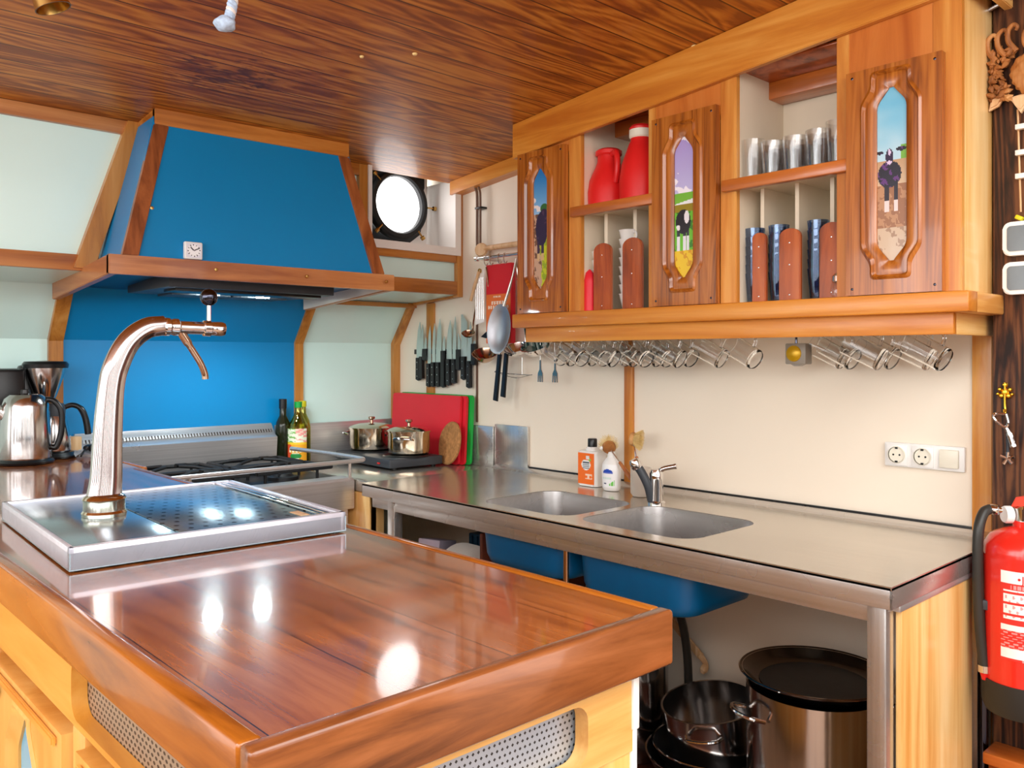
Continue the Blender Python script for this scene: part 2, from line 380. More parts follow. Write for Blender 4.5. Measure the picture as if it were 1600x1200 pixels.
def obj(name, bm, mat, parent=None, loc=None, ang=35, local=False):
    if not local:
        off = WORLD.get(parent, Vector((0, 0, 0))) if parent else (Vector(loc) if loc else Vector((0, 0, 0)))
        bmesh.ops.translate(bm, verts=bm.verts, vec=-off)
    bmesh.ops.recalc_face_normals(bm, faces=bm.faces)
    me = bpy.data.meshes.new(name); bm.to_mesh(me); bm.free()
    me.shade_smooth(); me.set_sharp_from_angle(angle=math.radians(ang))
    me.materials.append(M[mat] if isinstance(mat, str) else mat)
    o = bpy.data.objects.new(name, me); C.objects.link(o)
    if parent: o.parent = parent; WORLD[o] = WORLD.get(parent, Vector((0, 0, 0)))
    elif loc: o.location = loc; WORLD[o] = Vector(loc)
    return o
def B(): return bmesh.new()
def thing(name, label, cat, loc=(0, 0, 0), rotz=0., group=None):
    o = bpy.data.objects.new(name, None); C.objects.link(o); o.empty_display_size = .05
    o.location = loc; o.rotation_euler = (0, 0, rotz); o['label'] = label; o['category'] = cat
    if group: o['group'] = group
    WORLD[o] = Vector(loc); return o
def lthing(*a, **k):      # a thing whose parts are written in its own local coordinates
    o = thing(*a, **k); WORLD[o] = Vector((0, 0, 0)); return o
def tag(o, label, cat, group=None):
    o['label'] = label; o['category'] = cat
    if group: o['group'] = group
    return o
def struct(name, bm, mat, loc=None):
    o = obj(name, bm, mat, None, loc); o['kind'] = 'structure'; return o
def dup(root, loc, rot=None, label=None, group=None, scale=None):
    r = root.copy(); C.objects.link(r); r.location = loc
    if rot is not None: r.rotation_euler = rot
    if scale: r.scale = (scale,)*3 if not isinstance(scale, tuple) else scale
    if label: r['label'] = label
    if group: r['group'] = group
    for ch in list(root.children):
        c = ch.copy(); C.objects.link(c); c.parent = r
        for g in list(ch.children):
            d = g.copy(); C.objects.link(d); d.parent = c
    return r
def pbox(name, lo, hi, mat, parent, bev=.002, **k):
    bm = B(); box(bm, lo, hi, bev, **k); return obj(name, bm, mat, parent)
def ptube(name, pts, r, mat, parent, segs=12, **k):
    bm = B(); tube(bm, pts, r, segs, **k); return obj(name, bm, mat, parent)
def plathe(name, prof, c, mat, parent, segs=32, **k):
    bm = B(); lathe(bm, prof, c, segs, **k); return obj(name, bm, mat, parent)

# ================================================================== SETTING
XW = 2.12          # sink wall plane
YH = 3.0           # hull wall plane
def zc(y): return 2.053+.098*(1.98-y)
bm = B(); box(bm, (-3, -4, -.05), (3.4, 3.2, 0)); struct('floor', bm, 'floor_tile')
bm = B()
prism(bm, [(0.0, zc(0.0)), (2.60, zc(2.60)), (2.60, zc(2.60)+.06), (0.0, zc(0.0)+.06)], 'X', -1.8, 2.3); struct('ceiling', bm, 'ceiling_wood')
bm = B(); box(bm, (XW, -.6, 0), (XW+.06, 3.2, 2.35)); struct('wall_right', bm, 'cream_wall')
bm = B()
for x in (-2.6, -1.7, -.9, -.1, .7, 1.5, 2.3): box(bm, (x, -3.4, 0), (x+.34, -3.3, 2.4))
box(bm, (-2.6, -3.4, 0), (3, -3.31, .75)); box(bm, (-2.6, -3.4, 2.2), (3, -3.31, 2.4)); struct('reflection_posts_rear', bm, 'old_timber')  # unseen posts added behind the camera to give metal striped reflections
bm = B()
for y in (-3.3, -2.3, -1.2, -.1, 1.0, 2.1): box(bm, (-2.7, y, 0), (-2.6, y+.36, 2.3))
box(bm, (-2.7, -3.3, 0), (-2.61, 2.9, .7)); struct('reflection_posts_left', bm, 'old_timber')  # unseen too: left posts added for contrast in the metal reflections
# hull side: vertical wall, slanted part, soffit, upper wall with the porthole recess
bm = B()
prism(bm, [(YH, 0), (YH, 1.368), (2.875, 1.535), (2.58, 1.553), (2.58, 1.60), (2.66, 1.60), (3.1, 1.6), (3.1, 0)], 'X', -1.8, XW)
wx0, wx1, wz0, wz1 = 1.70, 2.085, 1.735, 1.998
box(bm, (-1.8, 2.58, 1.60), (wx0, 2.66, 2.0)); box(bm, (wx0, 2.58, 1.60), (XW, 2.66, wz0)); box(bm, (wx1, 2.58, wz0), (XW, 2.66, 2.0))
struct('wall_hull', bm, 'mint_panel')
# blue splash panel behind the range (vertical + slanted)
bm = B()
prism(bm, [(YH-.006, .88), (YH-.006, 1.366), (2.872, 1.532), (2.874, 1.540), (YH+.002, 1.37), (YH+.002, .88)], 'X', .80, 1.625)
struct('trim_1', bm, 'blue_paint')
# wood strips following the hull section
def hull_strip(x0, x1, n, zb=.9, t=.016):
    bm = B()
    prism(bm, [(YH+.002, zb), (YH-t, zb), (YH-t, 1.362), (2.868, 1.524), (2.874, 1.542), (YH+.002, 1.37)], 'X', x0, x1)
    struct('trim_%d' % n, bm, 'wall_trim_v')
hull_strip(.757, .80, 2); hull_strip(1.625, 1.66, 3); hull_strip(2.085, XW-.001, 4, .9, .02)
def tr(n, lo, hi, mat, bev=.002):
    bm = B(); box(bm, lo, hi, bev); return struct('trim_%d' % n, bm, mat)
tr(5, (-1.8, 2.563, 1.553), (.78, 2.585, 1.598), 'hood_trim_y')            # left ledge front
tr(6, (-1.8, 2.563, 1.958), (.86, 2.585, 2.0), 'hood_trim_y')              # left top rail
bm = B(); prism(bm, [(.858, 2.0), (.905, 2.0), (.765, 1.56), (.712, 1.56)], 'Y', 2.556, 2.585); struct('trim_7', bm, 'wall_trim_v')
tr(8, (1.40, 2.561, 1.553), (XW, 2.585, 1.605), 'wall_trim_h')             # rail under the lower mint panel
tr(9, (1.66, 2.563, 1.678), (2.09, 2.585, 1.718), 'wall_trim_h')           # rail under the porthole
tr(10, (1.645, 2.561, 1.60), (1.70, 2.585, 2.0), 'wall_trim_v')            # left of porthole
tr(11, (2.092, 2.559, 1.545), (XW, 2.59, 2.0), 'wall_trim_v')              # right of porthole
tr(12, (1.5, 2.563, 1.955), (1.66, 2.585, 2.0), 'wall_trim_h')
tr(13, (1.66, 2.862, 1.515), (XW, 2.882, 1.532), 'wall_trim_h')            # inner soffit rail
bm = B(); prism(bm, [(2.56, 1.545), (2.56, 1.562), (2.88, 1.541), (2.88, 1.524)], 'X', 2.1, XW-.001); struct('trim_14', bm, 'wall_trim_h')
tr(15, (XW-.012, 1.705, .91), (XW, 1.739, 1.43), 'cabinet_wood_v')         # post on the sink wall
tr(16, (XW-.014, .664, .0), (XW, .706, 2.1), 'cabinet_wood_v')             # post at right end of sink wall
tr(17, (XW-.012, 2.735, 1.10), (XW, 2.782, 1.53), 'wall_trim_v')
tr(18, (XW-.004, 2.468, 1.06), (XW, 2.478, 1.60), 'pipe_brown', 0)         # dark joint between the cream panels
bm = B()
prism(bm, [(2.58, zc(2.58)-.052), (1.98, zc(1.98)-.052), (1.98, zc(1.98)-.001), (2.58, zc(2.58)-.001)], 'X', XW-.05, XW)
struct('trim_19', bm, 'cabinet_wood_h')
bm = B(); box(bm, (2.035, -.6, 0), (XW, .640, 2.3), .004); struct('trim_20', bm, 'old_timber')
# porthole recess
bm = B()
box(bm, (wx0, 2.575, wz0-.02), (wx1-.004, 2.76, wz0+.003)); box(bm, (wx1-.004, 2.575, wz0-.02), (wx1+.02, 2.76, 2.0))
box(bm, (wx0-.03, 2.665, wz0-.02), (wx0+.003, 2.76, 2.0))
w1 = struct('window_1', bm, 'white_frame')
bm = B(); box(bm, (wx0-.03, 2.598, 2.058), (XW, 2.78, 2.07)); obj('recess_top', bm, 'black_enamel', w1)
fr = B()
plate(fr, [(wx0-.02, wz0-.03), (wx1+.022, wz0-.03), (wx1+.022, 2.0), (wx0-.02, 2.0)], [[(wx0-.004, wz0), (wx1-.006, wz0), (wx1-.006, 1.9985), (wx0-.004, 1.9985)]], 'Y', 2.556, 2.574)
obj('window_frame', fr, 'white_frame', w1)
pc = Vector((1.908, 2.70, 1.900))
def circ(cx, cz, r, n=40): return [(cx+r*math.cos(2*PI*k/n), cz+r*math.sin(2*PI*k/n)) for k in range(n)]
bm = B(); plate(bm, [(wx0, wz0), (wx1, wz0), (wx1, 2.06), (wx0, 2.06)], [circ(pc.x, pc.z, .112)], 'Y', 2.745, 2.765); obj('hull_plate', bm, 'white_frame', w1)
bm = B()
oc = [(1.702, 1.757), (1.74, 1.747), (1.96, 1.742), (2.04, 1.80), (2.062, 1.89), (2.05, 1.955), (2.062, 1.99), (2.062, 2.055), (1.702, 2.055)]
plate(bm, oc, [circ(pc.x, pc.z, .113)], 'Y', 2.733, 2.746); obj('back_ring', bm, 'black_enamel', w1)
bm = B(); lathe(bm, [(.108, -.014), (.114, -.022), (.128, -.022), (.134, -.014), (.134, .012), (.108, .012), (.108, -.014)], pc, 48, axis=(0, 1, 0)); obj('porthole_ring', bm, 'cast_iron', w1)
bm = B(); lathe(bm, [(0, 0), (.11, 0)], pc+Vector((0, .006, 0)), 40, axis=(0, 1, 0)); obj('pane', bm, 'daylight_pane', w1)
for a in (-50, 0, 225, 140):
    t = math.radians(a); d = Vector((math.cos(t), 0, math.sin(t))); p = pc+d*.125+Vector((0, -.025, 0))
    bm = B(); tube(bm, [p, p+d*.03], .0035, 8); lathe(bm, [(0, -.008), (.009, -.006), (.009, .006), (0, .008)], p+d*.034, 12, axis=d)
    obj('clamp_bolt', bm, 'brass', w1)
# ceiling dabs
for (x, y, r) in ((1.176, 1.82, .006), (1.277, 1.733, .007), (1.85, 1.29, .009)):
    bm = B(); lathe(bm, [(0, -.004), (r*.7, -.004), (r, 0), (r, .003)], (x, y, zc(y)), 12); o = obj('filler_dab', bm, 'bristle'); 
    tag(o, {1.176: 'small pale filler dab on ceiling planks, left of the pair', 1.277: 'small pale filler dab on ceiling planks, right of the pair', 1.85: 'cream wood filler lump on ceiling beside cabinet crown'}[x], 'filler dab', 'filler dabs on the ceiling')

# ================================================================== RANGE HOOD
HT = 'wooden framed blue range hood'
hood = thing('range_hood', 'blue sloping range hood with wooden frame above the gas stove', 'range hood', (1.175, 2.6, 1.49))
FLb, FRb, BLb, BRb = Vector((.735, 2.335, 1.529)), Vector((1.62, 2.31, 1.529)), Vector((.735, 2.86, 1.487)), Vector((1.62, 2.87, 1.487))
TH = .052
FLt, FRt, BLt, BRt = Vector((.889, 2.428, 2.006)), Vector((1.502, 2.4107, 2.008)), Vector((.889, 2.575, 1.998)), Vector((1.502, 2.575, 1.998))
up = Vector((0, 0, TH)); ins = .012
def quad(bm, a, b, c, d):
    bm.faces.new([bm.verts.new(p) for p in (a, b, c, d)])
def slab(bm, a, b, c, d, t):
    n = (b-a).cross(d-a).normalized()*t
    vs = [bm.verts.new(p) for p in (a, b, c, d)]+[bm.verts.new(p+n) for p in (a, b, c, d)]
    for q in ((0, 1, 2, 3), (7, 6, 5, 4), (0, 4, 5, 1), (1, 5, 6, 2), (2, 6, 7, 3), (3, 7, 4, 0)): bm.faces.new([vs[i] for i in q])
bm = B()
a, b, c, d = FLb+up+Vector((.045, .015, 0)), FRb+up+Vector((-.045, .015, 0)), FRt+Vector((0, .008, 0)), FLt+Vector((0, .008, 0))
c = c+((a-c).dot((b-a).cross(d-a).normalized()))*((b-a).cross(d-a).normalized())
slab(bm, a, b, c, d, -.01)
slab(bm, BLb+up+Vector((.045, 0, 0)), a, d, BLt, -.01)
slab(bm, b, BRb+up+Vector((-.045, 0, 0)), BRt, c, -.01)
obj('hood_shell', bm, 'blue_paint', hood)
# underside (blue inner sheet)
bm = B()
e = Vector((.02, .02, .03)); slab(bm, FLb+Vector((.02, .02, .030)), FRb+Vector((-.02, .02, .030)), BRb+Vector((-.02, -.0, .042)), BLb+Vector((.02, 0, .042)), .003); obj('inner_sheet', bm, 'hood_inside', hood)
def bar(bm, p, q, t, n_out, h=TH):
    """board from p to q, height h up, thickness t inwards"""
    n = Vector(n_out).normalized()*-t; u = Vector((0, 0, h))
    vs = [bm.verts.new(x) for x in (p, q, q+u, p+u)]+[bm.verts.new(x+n) for x in (p, q, q+u, p+u)]
    for f in ((0, 1, 2, 3), (7, 6, 5, 4), (0, 4, 5, 1), (1, 5, 6, 2), (2, 6, 7, 3), (3, 7, 4, 0)): bm.faces.new([vs[i] for i in f])
    bmesh.ops.bevel(bm, geom=list(bm.edges), offset=.002, segments=2, affect='EDGES')
bm = B(); bar(bm, FLb, FRb, .022, (0, -1, 0)); obj('front_rail', bm, 'hood_trim_y', hood)
bm = B(); bar(bm, BLb, FLb+Vector((0, .004, 0)), .022, (-1, 0, 0)); obj('side_rail', bm, 'hood_trim_x', hood)
bm = B(); bar(bm, FRb+Vector((0, .004, 0)), BRb, .022, (1, 0, 0)); obj('side_rail', bm, 'hood_trim_x', hood)
bm = B(); bar(bm, FLt+Vector((-.004, -.006, -.04)), FRt+Vector((.004, -.006, -.04)), .02, (0, -1, 0), .046); obj('top_rail', bm, 'wall_trim_h', hood)
bm = B(); bar(bm, BLt+Vector((-.004, 0, -.04)), FLt+Vector((-.004, -.002, -.04)), .02, (-1, 0, 0), .046); obj('top_rail', bm, 'wall_trim_h', hood)
def strip(p, q, w, t):
    bm = B(); p = Vector(p); q = Vector(q); s = Vector((w, 0, 0)); n = Vector((0, t, 0))
    vs = [bm.verts.new(x) for x in (p, p+s, q+s, q)]+[bm.verts.new(x+n) for x in (p, p+s, q+s, q)]
    for f in ((0, 1, 2, 3), (7, 6, 5, 4), (0, 4, 5, 1), (1, 5, 6, 2), (2, 6, 7, 3), (3, 7, 4, 0)): bm.faces.new([vs[i] for i in f])
    bmesh.ops.bevel(bm, geom=list(bm.edges), offset=.002, segments=2, affect='EDGES'); return obj('corner_strip', bm, 'hood_trim_v', hood)
strip(FLb+up+Vector((.035, .004, 0)), FLt+Vector((-.006, -.004, -.04)), .042, .02)
strip(FRb+up+Vector((-.077, .004, 0)), FRt+Vector((-.036, -.004, -.04)), .042, .02)
for p in ((.80, 2.338, 1.556), (1.02, 2.327, 1.558), (1.30, 2.313, 1.556), (1.58, 2.298, 1.556), (.86, 2.378, 1.72), (1.51, 2.378, 1.78)):
    bm = B(); lathe(bm, [(0, -.003), (.005, -.002), (.006, .003)], p, 12, axis=(0, 1, 0)); obj('screw', bm, 'brass', hood)
bm = B(); n0 = Vector((-.023, .03, .002)); slab(bm, FRb+n0, BRb+Vector((-.023, 0, .002)), BRb+Vector((-.023, 0, .085)), FRb+n0+Vector((0, 0, .046)), .004); obj('inner_lining', bm, 'cream_wall', hood)
# extractor in the underside
ex = pbox('extractor', (.93, 2.44, 1.512), (1.47, 2.78, 1.548), 'charcoal', hood)
bm = B(); box(bm, (.96, 2.47, 1.504), (1.44, 2.56, 1.514), .002); obj('control_strip', bm, 'black_plastic', ex)
for x in (1.02, 1.22):
    bm = B(); box(bm, (x, 2.65, 1.506), (x+.19, 2.77, 1.513), .001); obj('filter', bm, 'charcoal', ex)
for x in (1.13, 1.30):
    bm = B(); lathe(bm, [(0, 0), (.021, 0), (.024, .006)], (x, 2.605, 1.505), 20); obj('lamp', bm, 'lamp_glow', ex)
    d = bpy.data.lights.new('hood_lamp_light', 'SPOT'); d.energy = 4.5; d.spot_size = math.radians(150); d.spot_blend = .6; d.shadow_soft_size = .03; d.color = (.9, .98, 1)
    lo = bpy.data.objects.new('hood_lamp_light', d); C.objects.link(lo); lo.location = (x, 2.605, 1.50)
# gadget on the rail
t = thing('small_timer', 'small white square kitchen timer stuck on the blue hood', 'timer', (.958, 2.34, 1.585))
pbox('case', (.934, 2.335, 1.583), (.985, 2.35, 1.632), 'white_plastic', t, .004)
bm = B()
def dialcol(u, v):
    x, y = u-.5, v-.5; r = math.hypot(x, y)
    if r > .43: return (225, 225, 235)
    if .33 < r < .43 and (math.degrees(math.atan2(y, x)) % 30) < 9: return (60, 60, 70)
    if abs(y-x*.5) < .04 and x > 0 or (abs(x+y) < .05 and y > 0 and r < .3): return (30, 30, 40)
    return (245, 245, 248)
grid(bm, lambda u, v: (.938+.043*u, 2.3345, 1.587+.041*v), 26, 26, dialcol); obj('dial', bm, 'label_print', t)

# ================================================================== GAS RANGE
st = thing('gas_range', 'stainless steel gas range with black burner grates under the hood', 'gas stove', (1.21, 2.7, 0))
pbox('body', (.875, 2.475, .04), (1.545, 2.96, .885), 'steel_x', st)
bm = B(); prism(bm, [(2.452, .80), (2.452, .893), (2.462, .903), (2.53, .903), (2.53, .80)], 'X', .875, 1.557, .003); obj('control_panel', bm, 'steel_x', st)
pbox('oven_door', (.89, 2.462, .2), (1.535, 2.478, .78), 'steel_x', st)
pbox('cooktop', (.90, 2.52, .885), (1.54, 2.93, .897), 'black_enamel', st)
bm = B(); prism(bm, [(2.985, .9), (2.935, .9), (2.925, 1.012), (2.945, 1.02), (2.975, 1.06), (2.985, 1.06)], 'X', .83, 1.520, .001); bs = obj('backsplash', bm, 'steel_x', st)
bm = B(); slab(bm, Vector((.85, 2.9505, 1.0285)), Vector((1.51, 2.9505, 1.0285)), Vector((1.51, 2.9585, 1.0388)), Vector((.85, 2.9585, 1.0388)), .002); obj('vent_slots', bm, 'vent_slots', bs)
ptube('guard_rail', smooth([(.9, 2.462, .958), (1.3, 2.462, .958), (1.55, 2.462, .958), (1.605, 2.475, .958), (1.62, 2.53, .958), (1.60, 2.66, .962), (1.535, 2.85, .972)], 8), .0075, 'steel_x', st)
for p in ((1.545, 2.465), (1.0, 2.465)): ptube('rail_post', [(p[0], p[1], .89), (p[0], p[1], .955)], .006, 'steel_z', st)
for bx, by in ((1.08, 2.62), (1.38, 2.62), (1.08, 2.82), (1.38, 2.82)):
    plathe('burner', [(0, .022), (.03, .022), (.036, .014), (.05, .012), (.052, 0)], (bx, by, .896), 'cast_iron', st, 24)
    bm = B()
    for s in ((-.135, -.088, .135, -.088), (-.135, .088, .135, .088), (-.135, -.088, -.135, .088), (.135, -.088, .135, .088)):
        tube(bm, [(bx+s[0], by+s[1], .936), (bx+s[2], by+s[3], .936)], .0065, 8)
    for k in range(4):
        a = PI/4+k*PI/2; d = Vector((math.cos(a)*.16, math.sin(a)*.105, 0))
        tube(bm, [(bx+d.x*.2, by+d.y*.2, .948), (bx+d.x*.6, by+d.y*.6, .944), (bx+d.x, by+d.y, .933)], .0058, 8)
        tube(bm, [(bx+d.x*.84, by+d.y*.84, .936), (bx+d.x*.84, by+d.y*.84, .897)], .005, 8)
    obj('burner_grate', bm, 'cast_iron', st)
pass
# ================================================================== STEEL WORKTOPS
# corner worktop between range and sink unit
cw = thing('corner_worktop', 'stainless steel corner worktop under the hotplate', 'worktop', (1.84, 2.68, 0))
pbox('worktop', (1.562, 2.36, .858), (2.118, 2.98, .897), 'steel_worktop', cw, .003)
pbox('upstand', (1.535, 2.972, .897), (2.08, 2.984, 1.05), 'steel_x', cw)
pbox('upstand', (2.104, 2.365, .897), (2.116, 2.97, 1.05), 'steel_y', cw)
pbox('cabinet_side', (1.562, 2.37, .0), (1.62, 2.40, .855), 'side_pine', cw)
pbox('cabinet_side', (1.566, 2.37, .0), (1.59, 2.94, .855), 'side_pine', cw)
o = pbox('splash_plate', (2.108, 2.183, .905), (2.1175, 2.36, 1.06), 'steel_z', None, .001); tag(o, 'grey steel splash plate screwed on cream wall left of the soap bottles', 'splash plate')
# sink unit
su = thing('sink_counter', 'long stainless steel counter with two sinks on an open steel frame', 'sink counter', (1.82, 1.5, 0))
b1 = rrect(1.572, 1.876, 1.495, 1.835, .06, 6); b2 = rrect(1.572, 1.886, 1.112, 1.462, .06, 6)
bm = B(); plate(bm, [(1.52, .642), (2.118, .642), (2.118, 2.352), (1.52, 2.352)], [b1, b2], 'Z', .893, .90); top = obj('worktop', bm, 'steel_worktop', su)
def lip(lo, hi): 
    bm = B(); box(bm, lo, hi, .0015); return obj('edge', bm, 'steel_y', top)
lip((1.52, .642, .858), (1.524, 2.352, .899)); lip((1.52, .642, .858), (2.09, .646, .899)); lip((1.52, 2.348, .858), (1.56, 2.352, .899))
bm = B(); prism(bm, [(2.085, .9), (2.118, .9), (2.118, .912), (2.104, .912)], 'Y', .642, 2.352, .001); obj('upstand', bm, 'steel_y', su)
bm = B(); box(bm, (2.112, .66, .912), (2.1185, 2.18, .917)); obj('sealant_line', bm, 'black_plastic', su)
def basin(lp, depth, name, mat, grow, z0, inner=True):
    bm = B(); cx = sum(p[0] for p in lp)/len(lp); cy = sum(p[1] for p in lp)/len(lp)
    prev = None; n = len(lp)
    for s, z in ((1+grow, z0), (.985+grow, z0-.02), (.955+grow, z0-depth*.5), (.93+grow, z0-depth*.82), (.88+grow, z0-depth*.95), (.78+grow, z0-depth), (.1, z0-depth-.004)):
        ring = [bm.verts.new((cx+(p[0]-cx)*s, cy+(p[1]-cy)*s, z)) for p in lp]
        if prev:
            for i in range(n): bm.faces.new((prev[i], prev[(i+1) % n], ring[(i+1) % n], ring[i]))
        prev = ring
    bm.faces.new(prev)
    return obj(name, bm, mat, su, ang=50)
for lp, dp in ((b1, .15), (b2, .165)):
    k = basin(lp, dp, 'sink_basin', 'basin_steel', 0, .898)
    cx = sum(p[0] for p in lp)/len(lp); cy = sum(p[1] for p in lp)/len(lp)
    bm = B(); lathe(bm, [(0, .004), (.012, .004), (.03, .002), (.034, -.002)], (cx, cy, .895-dp), 24); obj('drain', bm, 'chrome', k)
    basin(lp, dp+.012, 'basin_underside', 'blue_basin', .055, .888)
bm = B(); lathe(bm, [(0, -.002), (.012, -.002), (.012, .004)], (1.80, 1.505, .865), 14, axis=(0, 1, 0)); obj('overflow', bm, 'chrome', su)
for lo, hi in (((1.545, .66, .822), (1.575, 2.33, .857)), ((2.06, .66, .822), (2.09, 2.33, .857)), ((1.54, .66, .17), (1.57, 2.3, .2)), ((2.05, .66, .17), (2.08, 2.3, .2)), ((1.57, 1.35, .17), (2.05, 1.38, .2)), ((1.57, .66, .17), (2.05, .69, .2))):
    pbox('frame_bar', lo, hi, 'steel_y', su)
for x, y in ((1.535, .658), (2.05, .658), (1.54, 2.2), (2.05, 2.2)): pbox('leg', (x, y, 0), (x+.034, y+.036, .857), 'steel_z', su, .003)
ptube('drain_pipe', [(1.56, 1.475, .17), (1.56, 1.475, .85)], .0075, 'copperish', su)
pbox('end_panel', (1.575, .646, .02), (1.93, .658, .855), 'side_pine', su)
pbox('end_rail', (1.56, .643, .846), (2.05, .66, .858), 'steel_x', su)
pbox('bottom_shelf', (1.56, .69, .15), (2.07, 2.28, .168), 'shelf_red', su)
ptube('end_pipe', [(2.0, .648, .03), (2.0, .648, .85)], .011, 'dark_ball', su)
# tap at the sink
tp = thing('kitchen_tap', 'chrome kitchen tap with dark grey spout beside the right sink', 'tap', (1.905, 1.46, .9))
bm = B(); lathe(bm, [(.026, 0), (.026, .006), (.02, .01), (.0185, .07), (.02, .085), (.015, .096), (0, .098)], (1.905, 1.455, .9), 24); obj('body', bm, 'chrome', tp)
ptube('spout', smooth([(1.893, 1.462, .91), (1.885, 1.468, .95), (1.875, 1.485, .99), (1.868, 1.495, 1.005)], 5), [.0125]*15+[.0135], 'charcoal', tp)
plathe('spray_head', [(.013, 0), (.0155, .004), (.016, .02), (.012, .028), (0, .03)], (1.869, 1.493, .998), 'chrome', tp, 20, axis=(-.25, .3, .9))
ptube('lever', smooth([(1.91, 1.45, .99), (1.915, 1.435, 1.0), (1.93, 1.405, 1.008)], 4), [.007]*8+[.0085], 'chrome', tp)
plathe('red_marker', [(0, 0), (.003, 0), (.003, -.002)], (1.888, 1.446, .985), 'red_plastic', tp, 10, axis=(-1, 0, 0))
# dish soap
t = thing('dish_soap_bottle', 'white bottle with orange label and black cap behind the left sink', 'soap bottle', (2.03, 1.80, .9))
bm = B(); prism(bm, rrect(1.998, 2.058, 1.762, 1.842, .012), 'Z', .9015, 1.012, .004); prism(bm, rrect(2.012, 2.044, 1.782, 1.822, .012), 'Z', 1.008, 1.024, .003); obj('bottle', bm, 'white_plastic', t)
plathe('cap', [(0, 0), (.015, 0), (.015, .024), (.013, .027), (0, .027)], (2.028, 1.802, 1.0235), 'black_plastic', t, 20)
def soapcol(u, v):
    x, y = (u-.5)*.6, (v-.62)
    if math.hypot(x, y) < .17: 
        return (90, 100, 110) if (abs(y) < .12 and int(v*46) % 3 and abs(x) < .12) else (240, 240, 238)
    if .8 < v < .93 and .5 < u < .7: return (225, 225, 225)
    if .74 < v < .84 and .68 < u < .8: return (130, 200, 70)
    if .18 < v < .34 and .45 < u < .88 and math.sin(u*22)+math.cos(v*40) > -.6: return (250, 215, 190)
    if .07 < v < .15 and .15 < u < .85 and int(v*70) % 2: return (245, 150, 60)
    return (244, 112, 28)
bm = B(); grid(bm, lambda u, v: (1.9972, 1.836-.068*u, .908+.098*v), 24, 36, soapcol); obj('label', bm, 'label_print', t)
# hand soap
t = thing('hand_soap_bottle', 'white pump bottle of hand soap with blue logo behind the left sink', 'soap bottle', (1.995, 1.695, .9))
prof = [(0, .0015), (.026, .0015), (.031, .008), (.033, .04), (.034, .065), (.030, .085), (.02, .098), (.013, .103), (.013, .118), (.008, .120), (0, .121)]
bm = B(); lathe(bm, prof, (1.995, 1.695, .9), 32, sx=.72); obj('bottle', bm, 'white_plastic', t)
bm = B(); tube(bm, [(1.995, 1.695, 1.018), (1.995, 1.695, 1.032)], .004, 10); tube(bm, smooth([(1.995, 1.695, 1.032), (1.985, 1.707, 1.034), (1.975, 1.722, 1.029)], 4), .0055, 10); obj('pump', bm, 'white_plastic', t)
def hcol(u, v):
    x, y = (u-.42), (v-.66)
    if (x/.28)**2+(y/.14)**2 < 1 and y > -.06: return (20, 70, 180) if y > .02 else (90, 110, 200)
    if .06 < u-.45 < .35 and .08 < v < .1+.6*(u-.4) and math.sin(u*40) > -.5: return (110, 205, 80)
    if .36 < v < .44 and .1 < u < .6 and int(u*30) % 2: return (190, 225, 210)
    if .15 < v < .19 and .15 < u < .35: return (90, 95, 120)
    return (246, 246, 246)
def hpos(u, v):
    a = PI+(.95-1.9*u)*1.0*-1; z = .012+.07*v
    for (r0, h0), (r1, h1) in zip(prof, prof[1:]):
        if h0 <= z <= h1 and h1 > h0: r = r0+(r1-r0)*(z-h0)/(h1-h0); break
    return (1.995+(r*.72+.0006)*math.cos(a+.3-.0), 1.695+(r+.0006)*math.sin(a+.3), .9+z)
bm = B(); grid(bm, hpos, 30, 36, hcol); obj('label', bm, 'label_print', t)
# cup + brushes
t = thing('brush_cup', 'pale frosted cup holding dish brushes left of the tap', 'cup', (1.975, 1.565, .9))
plathe('cup', [(0, .0015), (.024, .0015), (.03, .01), (.031, .085), (.0285, .085), (.027, .012), (0, .008)], (1.975, 1.565, .9), 'frosted', t, 28)
def brush(label, base_, head, face, nm=0):
    base_ = Vector(base_); head = Vector(head); t = thing('dish_brush', label, 'dish brush', tuple(base_), 0, 'wooden dish brushes in the cup')
    d = (head-base_).normalized(); m_ = base_.lerp(head, .62)
    ptube('handle', [base_, base_.lerp(head, .3), m_], [.0055, .007, .005], 'hood_trim_v', t, 12)
    ptube('wire_neck', smooth([m_, base_.lerp(head, .8), head-d*.012], 3), .002, 'chrome', t, 8)
    f = Vector(face).normalized()
    plathe('head_disc', [(0, -.009), (.018, -.007), (.021, 0), (.021, .006), (0, .006)], head, 'carved_wood', t, 20, axis=-f)
    bm = B()
    for k in range(150):
        a = k*2.39996; r = .019*math.sqrt((k+.5)/150); 
        q = Vector((0, 0, 1)).rotation_difference(-f).to_matrix(); s = q @ Vector((math.cos(a)*r, math.sin(a)*r, .005)); e_ = q @ Vector((math.cos(a)*r*1.75, math.sin(a)*r*1.75, .028))
        tube(bm, [head+s, head+e_], .0009, 4, False)
    obj('bristles', bm, 'bristle', t)
brush('dish brush leaning left out of the cup with round bristle head', (1.972, 1.575, .925), (1.99, 1.70, 1.032), (-.6, -.6, -.3))
brush('dish brush standing upright in the cup in front of wooden post', (1.985, 1.565, .925), (2.03, 1.64, 1.06), (-.35, .9, 0.1))
